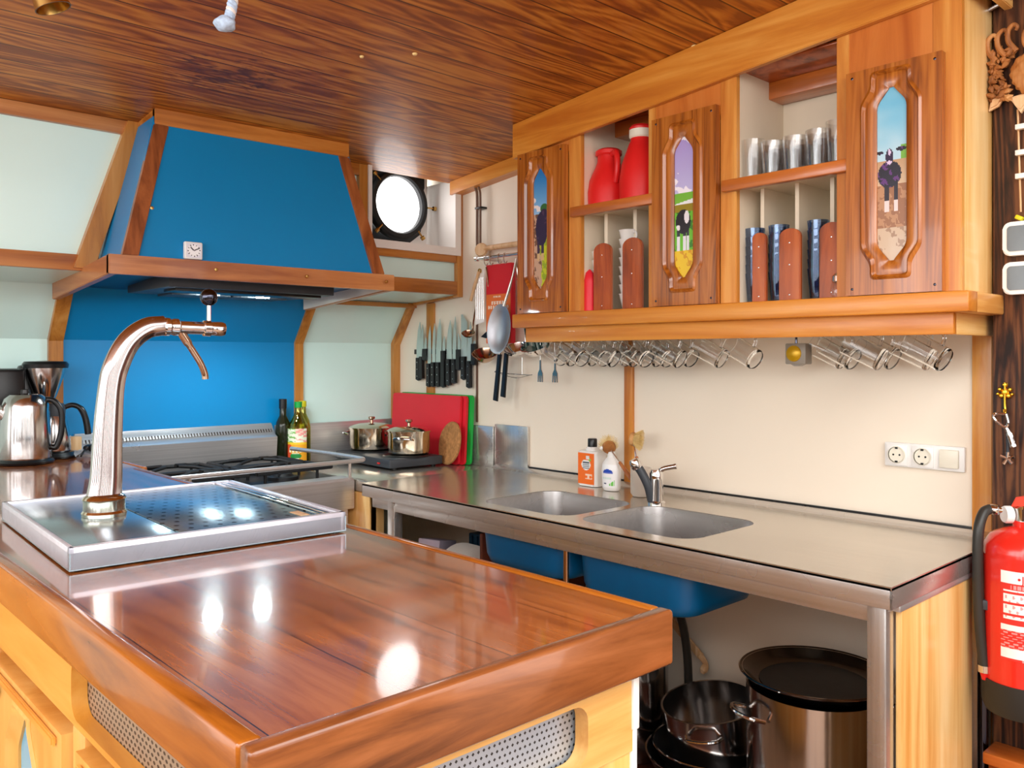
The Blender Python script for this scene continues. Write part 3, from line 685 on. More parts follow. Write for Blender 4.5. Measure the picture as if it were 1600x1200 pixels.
# sockets
t = thing('socket_panel', 'white triple panel with two power sockets and a switch on cream wall', 'socket', (2.118, .815, 1.07))
sp = pbox('frame', (2.109, .722, 1.041), (2.1195, .908, 1.100), 'white_plastic', t, .003)
for y in (.877, .816):
    pbox('cover', (2.106, y-.025, 1.045), (2.1095, y+.025, 1.096), 'white_plastic', t, .001)
    bm = B(); lathe(bm, [(.0195, -.0035), (.021, -.0035), (.021, .0), (.0185, 0), (.0185, -.001), (0, -.001)], (2.106, y, 1.0705), 28, axis=(1, 0, 0)); s = obj('socket_well', bm, 'cream_plastic', t)
    bm = B()
    for dy, dz in ((.0075, 0), (-.0075, 0)): lathe(bm, [(0, 0), (.0024, 0), (.0024, .002)], (2.1044, y+dy, 1.0705+dz), 10, axis=(1, 0, 0))
    for dz in (.0165, -.0165): box(bm, (2.1025, y-.003, 1.0705+dz-.002), (2.106, y+.003, 1.0705+dz+.002))
    obj('pin_holes', bm, 'black_plastic', s)
pbox('rocker', (2.102, .734, 1.049), (2.1095, .777, 1.092), 'cream_plastic', t, .002)

# ================================================================== WALL CABINET
wc = thing('wall_cabinet', 'long wooden wall cabinet with painted cow doors above the sinks', 'wall cabinet', (1.98, 1.31, 1.40))
XF = 1.86
def crown_b(y): return 1.968+.088*(1.70-y)
bm = B(); prism(bm, [(1.978, crown_b(1.978)), (.60, crown_b(.60)), (.60, zc(.6)-.001), (1.978, zc(1.978)-.001)], 'X', 1.842, XF+.001, .002); obj('crown', bm, 'cabinet_wood_h', wc)
bm = B(); prism(bm, [(1.842, crown_b(.62)), (2.09, crown_b(.62)), (2.09, zc(.62)-.002), (1.842, zc(.62)-.002)], 'Y', .60, .618, .002); obj('crown', bm, 'cabinet_wood_x', wc)
ZB = 1.446
pbox('side', (XF+.0182, .643, ZB), (2.119, .662, 2.16), 'side_pine', wc)
pbox('side', (XF+.0182, 1.956, ZB), (2.119, 1.974, 2.04), 'cabinet_wood_v', wc)
pbox('back', (2.095, .66, ZB), (2.11, 1.96, 2.03), 'cabinet_inside', wc)
pbox('top_board', (1.88, .66, 2.035), (2.11, 1.95, 2.043), 'mahogany_dark', wc)
pbox('top_beam', (2.02, .66, 1.99), (2.09, 1.95, 2.035), 'shelf_rail_wood', wc)
pbox('bottom_board', (1.862, .662, 1.436), (2.11, 1.958, ZB), 'cabinet_inside', wc)
# ledge and lower apron
pbox('ledge', (1.828, .618, 1.402), (XF+.02, 1.965, ZB-.001), 'cabinet_wood_h', wc, .004)
pbox('ledge_end', (XF+.02, .618, 1.402), (2.07, .66, ZB-.001), 'cabinet_wood_x', wc, .004)
pbox('apron', (1.85, .655, 1.357), (1.868, 1.925, 1.403), 'cabinet_wood_h', wc, .002)
pbox('apron_end', (1.868, .655, 1.357), (2.11, .672, 1.403), 'cabinet_wood_x', wc, .002)
pbox('apron_end', (1.868, 1.908, 1.357), (2.11, 1.925, 1.403), 'cabinet_wood_x', wc, .002)
pbox('soffit', (1.868, .67, 1.395), (2.11, 1.91, 1.402), 'cabinet_inside', wc)
# stiles
def stile(y0, y1, x0=XF, z0=ZB, mat='cabinet_wood_v'):
    bm = B(); prism(bm, [(y0, z0), (y1, z0), (y1, crown_b(y1)+.01), (y0, crown_b(y0)+.01)], 'X', x0, x0+.018, .0015); return obj('stile', bm, mat, wc)
stile(1.954, 1.974); stile(1.70, 1.748); stile(1.422, 1.448); stile(1.172, 1.218); stile(.88, .91); stile(.643, .70)
for y in (1.70, 1.43, 1.172, .893): pbox('partition', (XF+.018, y+.002, ZB), (2.095, y+.014, 2.035), 'cabinet_inside' if y < 1.7 else 'cabinet_inside', wc, 0)
for y0, y1 in ((1.748, 1.954), (1.218, 1.422), (.70, .88)):
    bm = B(); prism(bm, [(y0, 1.93), (y1, 1.93), (y1, crown_b(y1)+.01), (y0, crown_b(y0)+.01)], 'X', XF+.001, XF+.016); obj('header_panel', bm, 'door_header_wood', wc)
for y0, y1 in ((1.41, 1.728), (.876, 1.205)):
    pbox('shelf_rail', (1.842, y0, 1.727), (XF+.002, y1, 1.756), 'shelf_rail_wood', wc, .003)
for y0, y1 in ((1.432, 1.702), (.895, 1.175)):
    pbox('shelf', (XF, y0, 1.738), (2.095, y1, 1.753), 'cabinet_inside', wc, 0)
for y0, y1 in ((1.44, 1.45), (1.53, 1.538), (1.622, 1.63)): pass
for y in (1.655, 1.545): pbox('divider', (1.93, y, ZB), (2.095, y+.012, 1.738), 'cabinet_inside', wc, 0)
for y in (1.135, 1.04, .95): pbox('divider', (1.93, y, ZB), (2.095, y+.010, 1.738), 'cabinet_inside', wc, 0)
def paddle(y0, y1, zt):
    cy = (y0+y1)/2; r = (y1-y0)/2
    pts = [(y0, ZB+.001), (y1, ZB+.001)]+[(cy+r*math.cos(a), zt-r*.7+r*.7*math.sin(a)) for a in [PI*k/10 for k in range(11)]]
    bm = B(); prism(bm, pts, 'X', 1.885, 1.897, .002); p = obj('retaining_paddle', bm, 'mahogany_dark', wc)
    for z in (ZB+.015, (ZB+zt)/2, zt-.035):
        bm = B(); lathe(bm, [(0, -.001), (.0022, 0)], (1.8845, cy, z), 8, axis=(1, 0, 0)); obj('screw', bm, 'chrome', p)
paddle(1.605, 1.672, 1.645); paddle(1.492, 1.562, 1.65)
paddle(1.105, 1.143, 1.62); paddle(1.013, 1.069, 1.622); paddle(.905, .965, 1.625)
# doors
def key_outline(yc, w, z0, z1, neck, nh, taper):
    """pointed long octagon with square necks"""
    return [(yc-neck, z0), (yc+neck, z0), (yc+neck, z0+nh), (yc+w, z0+nh+taper), (yc+w, z1-nh-taper), (yc+neck, z1-nh), (yc+neck, z1), (yc-neck, z1), (yc-neck, z1-nh), (yc-w, z1-nh-taper), (yc-w, z0+nh+taper), (yc-neck, z0+nh)]
def rounded(pts, r, n=4):
    out = []; L = len(pts)
    for i in range(L):
        p = Vector(pts[i]); a = Vector(pts[i-1]); b_ = Vector(pts[(i+1) % L]); ra = min(r, (a-p).length*.45); rb = min(r, (b_-p).length*.45)
        p0 = p+(a-p).normalized()*ra; p1 = p+(b_-p).normalized()*rb
        for k in range(n+1):
            t_ = k/n; q = p0*(1-t_)**2+p*2*t_*(1-t_)+p1*t_**2; out.append((q.x, q.y))
    return out
def loft(bm, loops, axis='X'):
    rings = []
    for lp, h in loops:
        rings.append([bm.verts.new((h, p[0], p[1]) if axis == 'X' else (p[0], h, p[1])) for p in lp])
    for a, b_ in zip(rings, rings[1:]):
        n = len(a)
        for i in range(n): bm.faces.new((a[i], a[(i+1) % n], b_[(i+1) % n], b_[i]))
    return rings
def lerpc(a, b, t): 
    t = max(0, min(1, t)); return tuple(x+(y-x)*t for x, y in zip(a, b))
def nz(u, v, s=1):
    x = u*1.1*s; y = v*6*s
    return (math.sin(x*3.1+y*2.3+1.7*math.sin(y*1.3+x))*.45+math.sin(x*5.3-y*4.1+math.sin(x*4))*.3+math.sin(y*9.7+x*8.3+2*math.sin(x*6-y*3))*.25)
def ell(u, v, cu, cv, ru, rv): return ((u-cu)/ru)**2+((v-cv)/rv)**2 < 1
def cow1(u, v):
    if ell(u, v, .56, .50, .40, .14) or ell(u, v, .7, .6, .26, .06): return (58, 40, 62) if nz(u, v, 2) < .5 else (90, 60, 80)
    if .24 < v < .42 and (abs(u-.34) < .08 or abs(u-.62) < .09): return (70, 48, 64) if v > .3 else (214, 176, 120)
    if v > .62:
        if ell(u, v, .72, .66, .25, .04): return (60, 110, 50)
        if v > .64 and nz(u, v*1.3) > .25 and v < .86: return (240, 226, 220)
        return lerpc((150, 190, 225), (30, 120, 190), (v-.62)*3)
    if v < .62 and u+nz(u, v)*.15 > .45+(.5-v)*.2: return (196, 200, 30) if nz(u, v, 3) > 0 else (150, 170, 30)
    return (200, 160, 130) if nz(u, v, 2.5) > -.2 else (120, 84, 60)
def cow2(u, v):
    if ell(u, v, .45, .40, .36, .085) or ell(u, v, .55, .43, .2, .05):
        return (236, 232, 236) if (ell(u, v, .62, .43, .12, .045) or ell(u, v, .2, .36, .1, .02)) else (30, 28, 38)
    if .2 < v < .36 and (abs(u-.22) < .06 or abs(u-.52) < .07 or abs(u-.68) < .05): return (232, 228, 236) if v < .3 else (50, 50, 60)
    if v > .6:
        if nz(u, v*1.4) > .2: return (246, 240, 250)
        return lerpc((196, 190, 232), (170, 150, 214), (v-.6)*2.5)
    if v > .52: return (120, 186, 60) if v > .545+u*.03-.02 else (236, 238, 240)
    if v > .47: return (150, 130, 30)
    if v > .2: return (110, 190, 50) if nz(u, v, 2) > -.3 else (60, 130, 40)
    return (236, 196, 40) if nz(u, v, 3) > -.2 else (214, 150, 20)
def cow3(u, v):
    if ell(u, v, .42, .60, .12, .045) : return (220, 200, 230) if ell(u, v, .42, .625, .04, .02) or ell(u, v, .42, .565, .10, .012) else (40, 24, 60)
    if ell(u, v, .42, .50, .36, .075) or ell(u, v, .12, .628, .12, .01) or ell(u, v, .78, .635, .16, .012): return (26, 26, 44) if nz(u, v, 3) < .4 else (96, 50, 120)
    if .29 < v < .46 and (abs(u-.34) < .07 or abs(u-.62) < .07): return (34, 30, 44) if v > .35 else (240, 214, 210)
    if v > .58:
        if u > .75 and v < .66: return (120, 180, 70)
        return lerpc((186, 220, 234), (110, 190, 224), (v-.58)*2.4+.25*nz(u*.5, v*.7))
    if v > .44: return lerpc((214, 190, 160), (190, 150, 110), (v-.4)*5)
    if v > .2: return (156, 106, 74) if nz(u, v, 3) > -.1 else (186, 138, 100)
    return (206, 180, 152) if nz(u, v, 3) > -.3 else (168, 134, 108)
def cow_isl(u, v):
    if v > .62: return lerpc((170, 220, 235), (90, 180, 220), (v-.6)*3)
    return (226, 222, 190) if nz(u, v, 2) > -.3 else (150, 190, 220)
def door(parent, y0, y1, z0, z1, yc, pw, pz0, pz1, colfn, XD, screws=True, sgn=1):
    """raised panel door with long shaped window; sgn=1: faces -x"""
    t_ = .02; X0 = XD-t_
    inner = rounded(key_outline(yc, pw*1.0, pz0, pz1, pw*.18, .002, .032), .012)
    mid = rounded(key_outline(yc, pw+.024, pz0-.03, pz1+.03, pw+.002, .034, .032), .010)
    outm = rounded(key_outline(yc, pw+.034, pz0-.04, pz1+.04, pw+.012, .034, .034), .012)
    bm = B(); outer = [(y0, z0), (y1, z0), (y1, z1), (y0, z1)]
    plate(bm, outer, [outm], 'X', X0, XD); d = obj('door', bm, 'oak_door_v', parent)
    bm = B(); loft(bm, [(outm, XD-.004), (outm, X0-.001), ([( (a[0]+b_[0])/2, (a[1]+b_[1])/2) for a, b_ in zip(outm, mid)], X0-.005), (mid, X0+.003), ([(a[0]*.5+b_[0]*.5, a[1]*.5+b_[1]*.5) for a, b_ in zip(mid, inner)], X0+.001), (inner, X0+.006), (inner, XD)]); obj('moulding', bm, 'oak_door_v', d, ang=50)
    for za, zb_ in ((z1-.055, z1), (z0, z0+.045)):
        pass
    bm = B()
    grid(bm, lambda u, v: (X0+.010, yc+pw*1.1-u*2*pw*1.1, pz0-.005+(pz1-pz0+.01)*v), 34, 190, colfn); obj('painting', bm, 'painting', d)
    if screws:
        for y in (y0+.014, y1-.014):
            for z in (z0+.014, z1-.014):
                bm = B(); lathe(bm, [(0, -.0012), (.003, 0), (.003, .001)], (X0-.0003, y, z), 10, axis=(1, 0, 0)); obj('screw', bm, 'dark_ball', d)
    return d
door(wc, 1.749, 1.952, ZB+.001, 1.95, 1.857, .030, 1.522, 1.893, cow1, XF)
door(wc, 1.2185, 1.421, ZB+.001, 1.952, 1.322, .030, 1.520, 1.890, cow2, XF)
door(wc, .674, .878, ZB+.001, 1.944, .780, .032, 1.519, 1.894, cow3, XF)
# ---------------- things in the cabinet
def jug(loc, label, rz, s):
    t = lthing('thermos_jug', label, 'jug', loc, rz, 'red jugs on the top shelf')
    plathe('jug_body', [(0, .0), (.058, .0), (.063, .006), (.064, .05), (.058, .085), (.042, .12), (.034, .14), (.034, .165), (0, .165)], (0, 0, 0), 'red_plastic', t, 32)
    plathe('lid', [(.036, .158), (.040, .162), (.040, .172), (.032, .178), (0, .179)], (0, 0, 0), 'red_plastic', t, 28)
    ptube('handle', smooth([(.034, 0, .158), (.062, 0, .158), (.075, 0, .135), (.074, 0, .10), (.062, 0, .07)], 6), .009, 'red_plastic', t, 10)
    return t
jug((1.945, 1.663, 1.7545), 'red plastic jug with handle on cabinet shelf, left of the two', math.radians(-120), 1)
t = lthing('thermos_jug', 'taller red thermos bottle with pale neck on cabinet shelf', 'jug', (1.925, 1.525, 1.7545), 0, 'red jugs on the top shelf')
plathe('jug_body', [(0, 0), (.056, 0), (.062, .006), (.063, .06), (.055, .11), (.037, .16), (.03, .175), (.03, .185), (0, .185)], (0, 0, 0), 'red_plastic', t, 32)
plathe('neck', [(.030, .182), (.034, .186), (.034, .206), (0, .206)], (0, 0, 0), 'cream_plastic', t, 24); plathe('lid', [(.033, .205), (.034, .212), (.028, .219), (0, .221)], (0, 0, 0), 'red_plastic', t, 24)
t = tag(obj('black_pan', (lambda b: (lathe(b, [(0, 0), (.05, .0), (.055, .01), (.05, .02), (0, .02)], (2.06, 1.56, 1.83), 24, axis=(1, .2, 0)), b)[1])(B()), 'black_enamel'), 'dark round pan lid standing behind the red jugs', 'pan lid')
# tumblers
def tumbler(name, label, loc, group, mat, h, r0, r1, cat='glass'):
    o = lathe_obj = B(); lathe(o, [(0, .0005), (r0, .0005), (r0+.001, .004), (r1, h), (r1-.0018, h), (r0-.0018, .008), (0, .007)], (0, 0, 0), 20)
    ob = obj(name, o, mat, None, local=True); ob.location = loc; return tag(ob, label, cat, group)
g0 = None
pos = [(1.91, 1.155), (1.97, 1.135), (2.03, 1.15), (1.91, 1.098), (1.985, 1.075), (2.05, 1.09), (1.91, 1.04), (1.97, 1.01), (2.04, 1.03), (1.91, .98), (1.965, .944), (1.91, .928)]
for i, (x, y) in enumerate(pos):
    tl = 'clear drinking glass on the upper right shelf, %s' % ['front left corner', 'second row at the left', 'back row at the left', 'second in the front row', 'second row, second from left', 'back row, second from left', 'middle of the front row', 'second row, third from left', 'back row at the right', 'fourth in the front row', 'second row at the right', 'front row beside the round dish'][i]
    if g0 is None: g0 = tumbler('drinking_glass', tl, (x, y, 1.7535), 'drinking glasses on the upper right shelf', 'clear_glass', .105, .024, .03)
    else: dup(g0, (x, y, 1.7535), label=tl, scale=(1, 1, .82+.3*((i*37) % 10)/10), rot=(0, 0, i))
t = thing('round_glass_dish', 'round clear glass dish on edge at right end of the upper shelf', 'dish', (1.905, .922, 1.76))
plathe('dish', [(0, 0), (.03, .002), (.05, .012), (.052, .012), (.032, -.002), (0, -.003)], (2.06, .93, 1.81), 'clear_glass', t, 28, axis=(1, .4, 0))
s0 = None
for ci, (y, n, what) in enumerate(((1.158, 6, 'leftmost'), (1.088, 6, 'middle'), (.985, 6, 'rightmost'))):
    for k in range(n):
        lb = 'bluish glass in the %s column of nested glasses, %s' % (what, ['at the bottom', 'second from the bottom', 'third from the bottom', 'third from the top', 'second from the top', 'at the top'][k]); gr = '%s column of nested glasses' % what
        if s0 is None: s0 = tumbler('stacked_glass', lb, (1.925, y, ZB+.001), gr, 'blue_glass', .075, .018, .0255)
        else:
            o = dup(s0, (1.92 if ci else 1.925, y, ZB+.001+k*.023), label=lb, group=gr)
t = lthing('salt_shaker', 'small steel and glass shaker in front of the right paddle', 'shaker', (1.875, .915, ZB+.0005))
plathe('shaker_body', [(0, 0), (.014, 0), (.016, .006), (.015, .03), (.010, .038), (0, .038)], (0, 0, 0), 'clear_glass', t, 20); plathe('shaker_cap', [(.0105, .036), (.013, .038), (.012, .05), (.006, .056), (0, .057)], (0, 0, 0), 'chrome', t, 20)
t = None
cup0 = None
for ci, (y, n, what) in enumerate(((1.685, 6, 'left'), (1.578, 8, 'middle'), (1.468, 8, 'right'))):
    for k in range(n):
        lb = 'white cup in the %s column of stacked cups, %s' % (what, (['at the bottom', 'second from the bottom', 'third from the bottom', 'fourth from the bottom'][k] if k < 4 else ['at the top', 'second from the top', 'third from the top', 'fourth from the top'][n-1-k])); gr = '%s column of stacked cups' % what
        loc = (1.935, y, ZB+.001+k*.0265)
        if cup0 is None:
            cup0 = lthing('stacked_cup', lb, 'cup', loc, -1.9, gr)
            plathe('cup_bowl', [(0, .0005), (.016, .0005), (.018, .004), (.028, .045), (.030, .048), (.027, .048), (.016, .007), (0, .006)], (0, 0, 0), 'porcelain', cup0, 24)
            ptube('handle', smooth([(.027, 0, .040), (.040, 0, .038), (.042, 0, .024), (.024, 0, .018)], 5), .003, 'porcelain', cup0, 8)
        else: dup(cup0, loc, label=lb, group=gr)
t = thing('red_pencil_box', 'tall red candle with pointed tip at left of the cup shelf', 'candle', (1.90, 1.694, ZB)); 
plathe('candle_body', [(0, 0), (.018, 0), (.018, .09), (.012, .115), (.002, .125), (0, .125)], (1.893, 1.693, ZB+.001), 'red_board', t, 16)
t.name = 'red_candle'

# ---------------- glass mugs hanging below the cabinet
def mug_proto(label, loc, grp):
    t = lthing('hanging_glass_mug', label, 'glass mug', loc, 0, grp)
    plathe('mug_body', [(0, 0), (.024, 0), (.027, .004), (.0285, .09), (.0265, .09), (.0245, .01), (0, .009)], (0, 0, 0), 'mug_glass', t, 24)
    ptube('handle', smooth([(0, -.027, .078), (0, -.046, .076), (0, -.052, .055), (0, -.046, .028), (0, -.026, .022)], 5), .0038, 'mug_glass', t, 8)
    ptube('hook', smooth([(0, -.049, .058), (0, -.058, .062), (0, -.066, .055), (0, -.072, .052)], 3), .0014, 'chrome', t, 6)
    return t
mug0 = None
mug_spots = [(2.04, 1.942), (1.97, 1.828), (1.9, 1.724), (2.04, 1.801), (1.97, 1.695), (1.9, 1.598), (2.04, 1.665), (1.97, 1.576), (1.9, 1.481), (2.04, 1.545), (1.97, 1.458), (1.9, 1.366), (2.04, 1.429), (1.97, 1.281), (1.9, 1.139), (2.04, 0.976), (1.97, 0.918), (1.9, 0.821), (2.04, 0.854), (1.97, 0.741), (1.9, 0.688)]
for i, (x, y) in enumerate(mug_spots):
    if i < 13: lb = 'clear glass mug hanging in the crowded left row under the cabinet'; gr = 'glass mugs hanging under the left half of the cabinet'
    elif i == 13: lb = 'clear glass mug hanging alone under cabinet, nearest the crowded row'; gr = 'single glass mugs'
    elif i == 14: lb = 'clear glass mug hanging alone under cabinet, nearest the yellow gas detector'; gr = 'single glass mugs'
    else: lb = 'clear glass mug hanging in the row right of the gas detector'; gr = 'glass mugs hanging at the right end'
    loc = (x, y, 1.302); rot = Euler((math.radians(-62), 0, math.radians(8 if i % 2 else -4)))
    ords = ['first', 'second', 'third', 'fourth', 'fifth', 'sixth', 'seventh', 'eighth', 'ninth', 'tenth', 'eleventh', 'twelfth', 'thirteenth']
    if i < 13: lb = 'clear glass mug under the cabinet, %s from the left in the crowded row' % ords[i]
    elif i > 14: lb = 'clear glass mug right of the gas detector, %s from the left in its row' % ords[i-15]
    # axis leans so the base points towards the room and down
    if mug0 is None: mug0 = mug_proto(lb, loc, gr); mug0.rotation_euler = rot
    else: dup(mug0, loc, rot, lb, gr)
t = thing('gas_detector', 'grey box with round yellow disc hanging under the cabinet', 'detector', (2.0, 1.08, 1.29))
pbox('case', (1.985, 1.052, 1.292), (2.02, 1.108, 1.345), 'grey_plastic', t, .003)
plathe('yellow_disc', [(0, -.006), (.014, -.005), (.020, -.001), (.021, .002)], (1.984, 1.084, 1.319), 'yellow_disc', t, 28, axis=(1, 0, 0))
ptube('hanger', [(2.0, 1.085, 1.345), (2.0, 1.085, 1.396)], .003, 'dark_ball', t, 8)
bm = B(); prism(bm, [(1.062, 1.293), (1.098, 1.293), (1.085, 1.287), (1.075, 1.287)], 'X', 1.99, 2.012); obj('bottom_vent', bm, 'grey_plastic', t)
pass
# ================================================================== KNIVES AND UTENSILS ON THE SINK WALL
XK = 2.092
def px_y(px): return 2.836-(px-645)*.00417
o = thing('knife_rack', 'black magnetic strip behind the row of knives on cream wall', 'knife rack', (2.11, 2.66, 1.335))
pbox('rack_bar', (2.104, 2.45, 1.322), (2.118, 2.86, 1.342), 'black_plastic', o)
kn = [(648, 503, 559, 595, .030, 'leftmost knife of the row, short wide blade'),
      (653.5, 507, 557, 593, .020, 'slim knife half hidden behind the leftmost knife'),
      (659, 527, 545, 564, .016, 'short knife with black grip held high, third from left'),
      (665, 509, 568, 605, .022, 'narrow chef knife left of the thin wooden strip'),
      (672, 505, 566, 605, .020, 'slim carving knife over the thin wooden strip'),
      (680, 498, 566, 605, .034, 'broad pointed chef knife just right of the thin wooden strip'),
      (688, 525, 548, 606, .016, 'small paring knife with long black grip in the middle of the row'),
      (696, 500, 561, 603, .032, 'broad tapered chef knife right of the small paring knife'),
      (704, 494, 561, 600, .022, 'long thin straight knife right of the broad tapered knife'),
      (711, 521, 546, 579, .016, 'small knife in the gap left of the square-tipped knife'),
      (718, 491, 557, 594, .034, 'tall square-tipped knife near right end of the row'),
      (726, 503, 564, 607, .028, 'knife with lowest black handle at right end of the row'),
      (733, 532, 537, 571, .012, 'small black-handled knife partly behind the little ladle')]
for i, (px, a, b_, c_, wd, lb) in enumerate(kn):
    y = px_y(px); d = y*.732+2.09*.681; z = lambda p: 1.31-(p-558)*d/1321.6
    x = 2.1025 if i not in (1, 2, 6, 9, 12) else 2.1015
    t = thing('kitchen_knife', lb+' on the wall', 'knife', (x, y, z(b_)), 0, 'kitchen knives on the wall rack')
    zt, zj, zl = z(a), z(b_), z(c_); wdt = wd*1.05
    bm = B()
    if 'square' in lb: pts = [(y+wdt*.5, zj), (y+wdt*.5, zt), (y+wdt*.25, zt), (y-wdt*.5, zt-.03), (y-wdt*.5, zj)]
    else: pts = [(y+wdt*.5, zj), (y+wdt*.5, zj+(zt-zj)*.3), (y+wdt*.22, zj+(zt-zj)*.75), (y-wdt*.2, zt), (y-wdt*.42, zj+(zt-zj)*.8), (y-wdt*.5, zj)]
    prism(bm, pts, 'X', x-.0012, x+.0012); bl = obj('blade', bm, 'blade_steel', t)
    bm = B(); prism(bm, [(y+.011, zj), (y-.011, zj), (y-.010, zj-(zj-zl)*.5), (y-.014, zl+.004), (y-.004, zl), (y+.012, zl+.006), (y+.009, zj-(zj-zl)*.5)], 'X', x-.011, x+.0035, .002); h = obj('handle', bm, 'black_plastic', t)
    if i not in (1, 2, 6, 9, 12):
        for q in (.2, .5, .8):
            bm = B(); lathe(bm, [(0, -.0006), (.002, 0), (.002, .001)], (x-.0112, y, zj+(zl-zj)*q), 8, axis=(1, 0, 0)); obj('rivet', bm, 'chrome', h)
# utensil rail
t = thing('utensil_rail', 'silver hanging rail on the wall at left end of the cabinet', 'rail', (2.05, 2.2, 1.67))
ptube('rod', [(2.03, 2.37, 1.672), (2.03, 1.985, 1.672)], .006, 'chrome', t, 12)
for y in (2.345, 2.02): ptube('bracket', [(2.03, y, 1.672), (2.119, y, 1.672)], .007, 'chrome', t, 10)
plathe('end_cap', [(0, 0), (.009, 0), (.009, .012), (0, .012)], (2.03, 2.366, 1.672), 'chrome', t, 14, axis=(0, 1, 0))
for y in (2.32, 2.29, 2.245, 2.215): ptube('hook', smooth([(2.03, y, 1.681), (2.022, y, 1.676), (2.022, y, 1.655), (2.03, y, 1.643), (2.038, y, 1.652)], 4), .0016, 'chrome', t, 6)
t = thing('wooden_rolling_pin', 'pale wooden rolling pin with round end above the hanging rail', 'rolling pin', (2.05, 2.2, 1.71))
ptube('pin_rod', [(2.06, 2.36, 1.712), (2.06, 1.985, 1.712)], .010, 'pale_wood', t, 14)
plathe('round_end', [(0, -.012), (.022, -.010), (.026, 0), (.022, .010), (0, .012)], (2.055, 2.375, 1.708), 'pale_wood', t, 24, axis=(.85, .45, 0))
# pipes
bmx = [(2.112, 2.555, 1.985), (2.095, 2.51, 1.983), (2.095, 2.475, 1.975), (2.095, 2.45, 1.945), (2.095, 2.445, 1.90), (2.095, 2.445, 1.74), (2.10, 2.445, 1.70)]
t = thing('wall_pipes', 'pair of thin brown pipes bending down the cream wall beside the porthole', 'pipe', (2.1, 2.45, 1.98))
ptube('pipe', smooth(bmx, 5), .0055, 'pipe_brown', t, 10)
ptube('pipe', smooth([(p[0], p[1]-.018 if i > 1 else p[1], p[2]+(.004 if i < 3 else 0)) for i, p in enumerate(bmx)], 5), .0045, 'pipe_brown', t, 10)
pbox('pipe_clip', (2.09, 2.415, 1.872), (2.119, 2.455, 1.88), 'black_plastic', t)
plathe('wall_rosette', [(0, 0), (.018, 0), (.016, .01), (0, .012)], (2.119, 2.552, 1.985), 'black_plastic', t, 20, axis=(-1, 0, 0))
# hanging white grater
t = thing('flat_grater', 'pale silver flat scraper hanging at left end of the rail', 'scraper', (2.04, 2.33, 1.64))
bm = B(); prism(bm, [(2.40, 1.615), (2.345, 1.635), (2.345, 1.44), (2.395, 1.43)], 'X', 2.043, 2.047, .001); bb = obj('plate', bm, 'white_frame', t)
for k in range(5):
    bm = B(); tube(bm, [(2.0425, 2.392-k*.010, 1.605), (2.0425, 2.389-k*.010, 1.45)], .0016, 6); obj('ridge', bm, 'steel_z', bb)
ptube('handle', smooth([(2.035, 2.365, 1.625), (2.035, 2.39, 1.575), (2.035, 2.412, 1.52)], 4), .006, 'pale_wood', t, 10)
plathe('hanging_eye', [(.004, -.002), (.009, -.002), (.009, .002), (.004, .002), (.004, -.002)], (2.038, 2.365, 1.628), 'brass', t, 16, axis=(1, 0, 0))
t = thing('black_funnel', 'black spatula head hanging under the silver scraper', 'spatula', (2.05, 2.33, 1.4))
bm = B(); prism(bm, [(2.375, 1.385), (2.30, 1.43), (2.285, 1.42), (2.29, 1.395), (2.34, 1.378)], 'X', 2.05, 2.062, .002); obj('spatula_head', bm, 'black_plastic', t)
ptube('handle', [(2.056, 2.32, 1.41), (2.056, 2.30, 1.64)], .004, 'black_plastic', t, 8)
t.name = 'black_spatula'
# red/orange package
t = thing('red_orange_package', 'red and orange flat package with white print hanging on the rail', 'package', (2.06, 2.26, 1.5))
pbox('package_body', (2.052, 2.21, 1.36), (2.075, 2.345, 1.648), 'red_board', t, .002)
def pkcol(u, v):
    if v > .62: return (214, 30, 44)
    for lo, hi, a, b_, s in ((.575, .60, .3, .62, 60), (.49, .535, .22, .78, 26), (.435, .475, .06, .94, 30), (.34, .375, .25, .45, 9), (.34, .375, .6, .8, 9), (.2, .22, .2, .8, 40)):
        if lo < v < hi and a < u < b_ and math.sin(u*s*2.2)+.35*math.sin(v*300) > -.45: return (250, 226, 206)
    return (232, 118, 52)
bm = B(); grid(bm, lambda u, v: (2.0512, 2.343-.131*u, 1.362+.284*v), 50, 90, pkcol); obj('print', bm, 'label_print', t)
# big spoon / skimmer
def bowl(bm, c, r, depth, axis, segs=24, sx=1., sy=1.):
    lathe(bm, [(0, -depth), (r*.4, -depth*.9), (r*.75, -depth*.55), (r*.97, -.002), (r, 0), (r*.94, .0), (r*.72, -depth*.5), (r*.38, -depth*.82), (0, -depth*.9)], c, segs, axis=axis, sx=sx, sy=sy)
t = thing('serving_spoon', 'large grey metal serving spoon hanging before the red package', 'spoon', (2.02, 2.23, 1.42))
bm = B(); bowl(bm, (2.015, 2.235, 1.41), .058, .016, (-1, -.15, 0), 28, 1.55, .92); obj('spoon_bowl', bm, 'spoon_metal', t)
ptube('handle', smooth([(2.012, 2.205, 1.49), (2.016, 2.185, 1.54), (2.02, 2.165, 1.60), (2.026, 2.155, 1.655)], 5), [.005]*8+[.0035]*8, 'steel_z', t, 8)
def ladle(label, cen, r, htop, mat, ax=(0, 0, 1), hx=0):
    t = thing('soup_ladle', label, 'ladle', cen, 0, 'ladles hanging on the wall rail')
    bm = B(); bowl(bm, cen, r, r*.75, ax); obj('ladle_bowl', bm, mat, t)
    ptube('handle', smooth([(cen[0]+r*.9, cen[1], cen[2]-.004), (cen[0]+r*1.0, cen[1], cen[2]+.04), htop], 5), .0032, mat, t, 8)
ladle('copper-toned ladle hanging left of the big grey spoon', (2.045, 2.345, 1.325), .048, (2.04, 2.33, 1.64), 'copperish', (-.35, -.3, .9))
ladle('tiny ladle hanging highest, just right of the knives', (2.05, 2.445, 1.402), .026, (2.045, 2.37, 1.6), 'copperish', (-.35, -.3, .9))
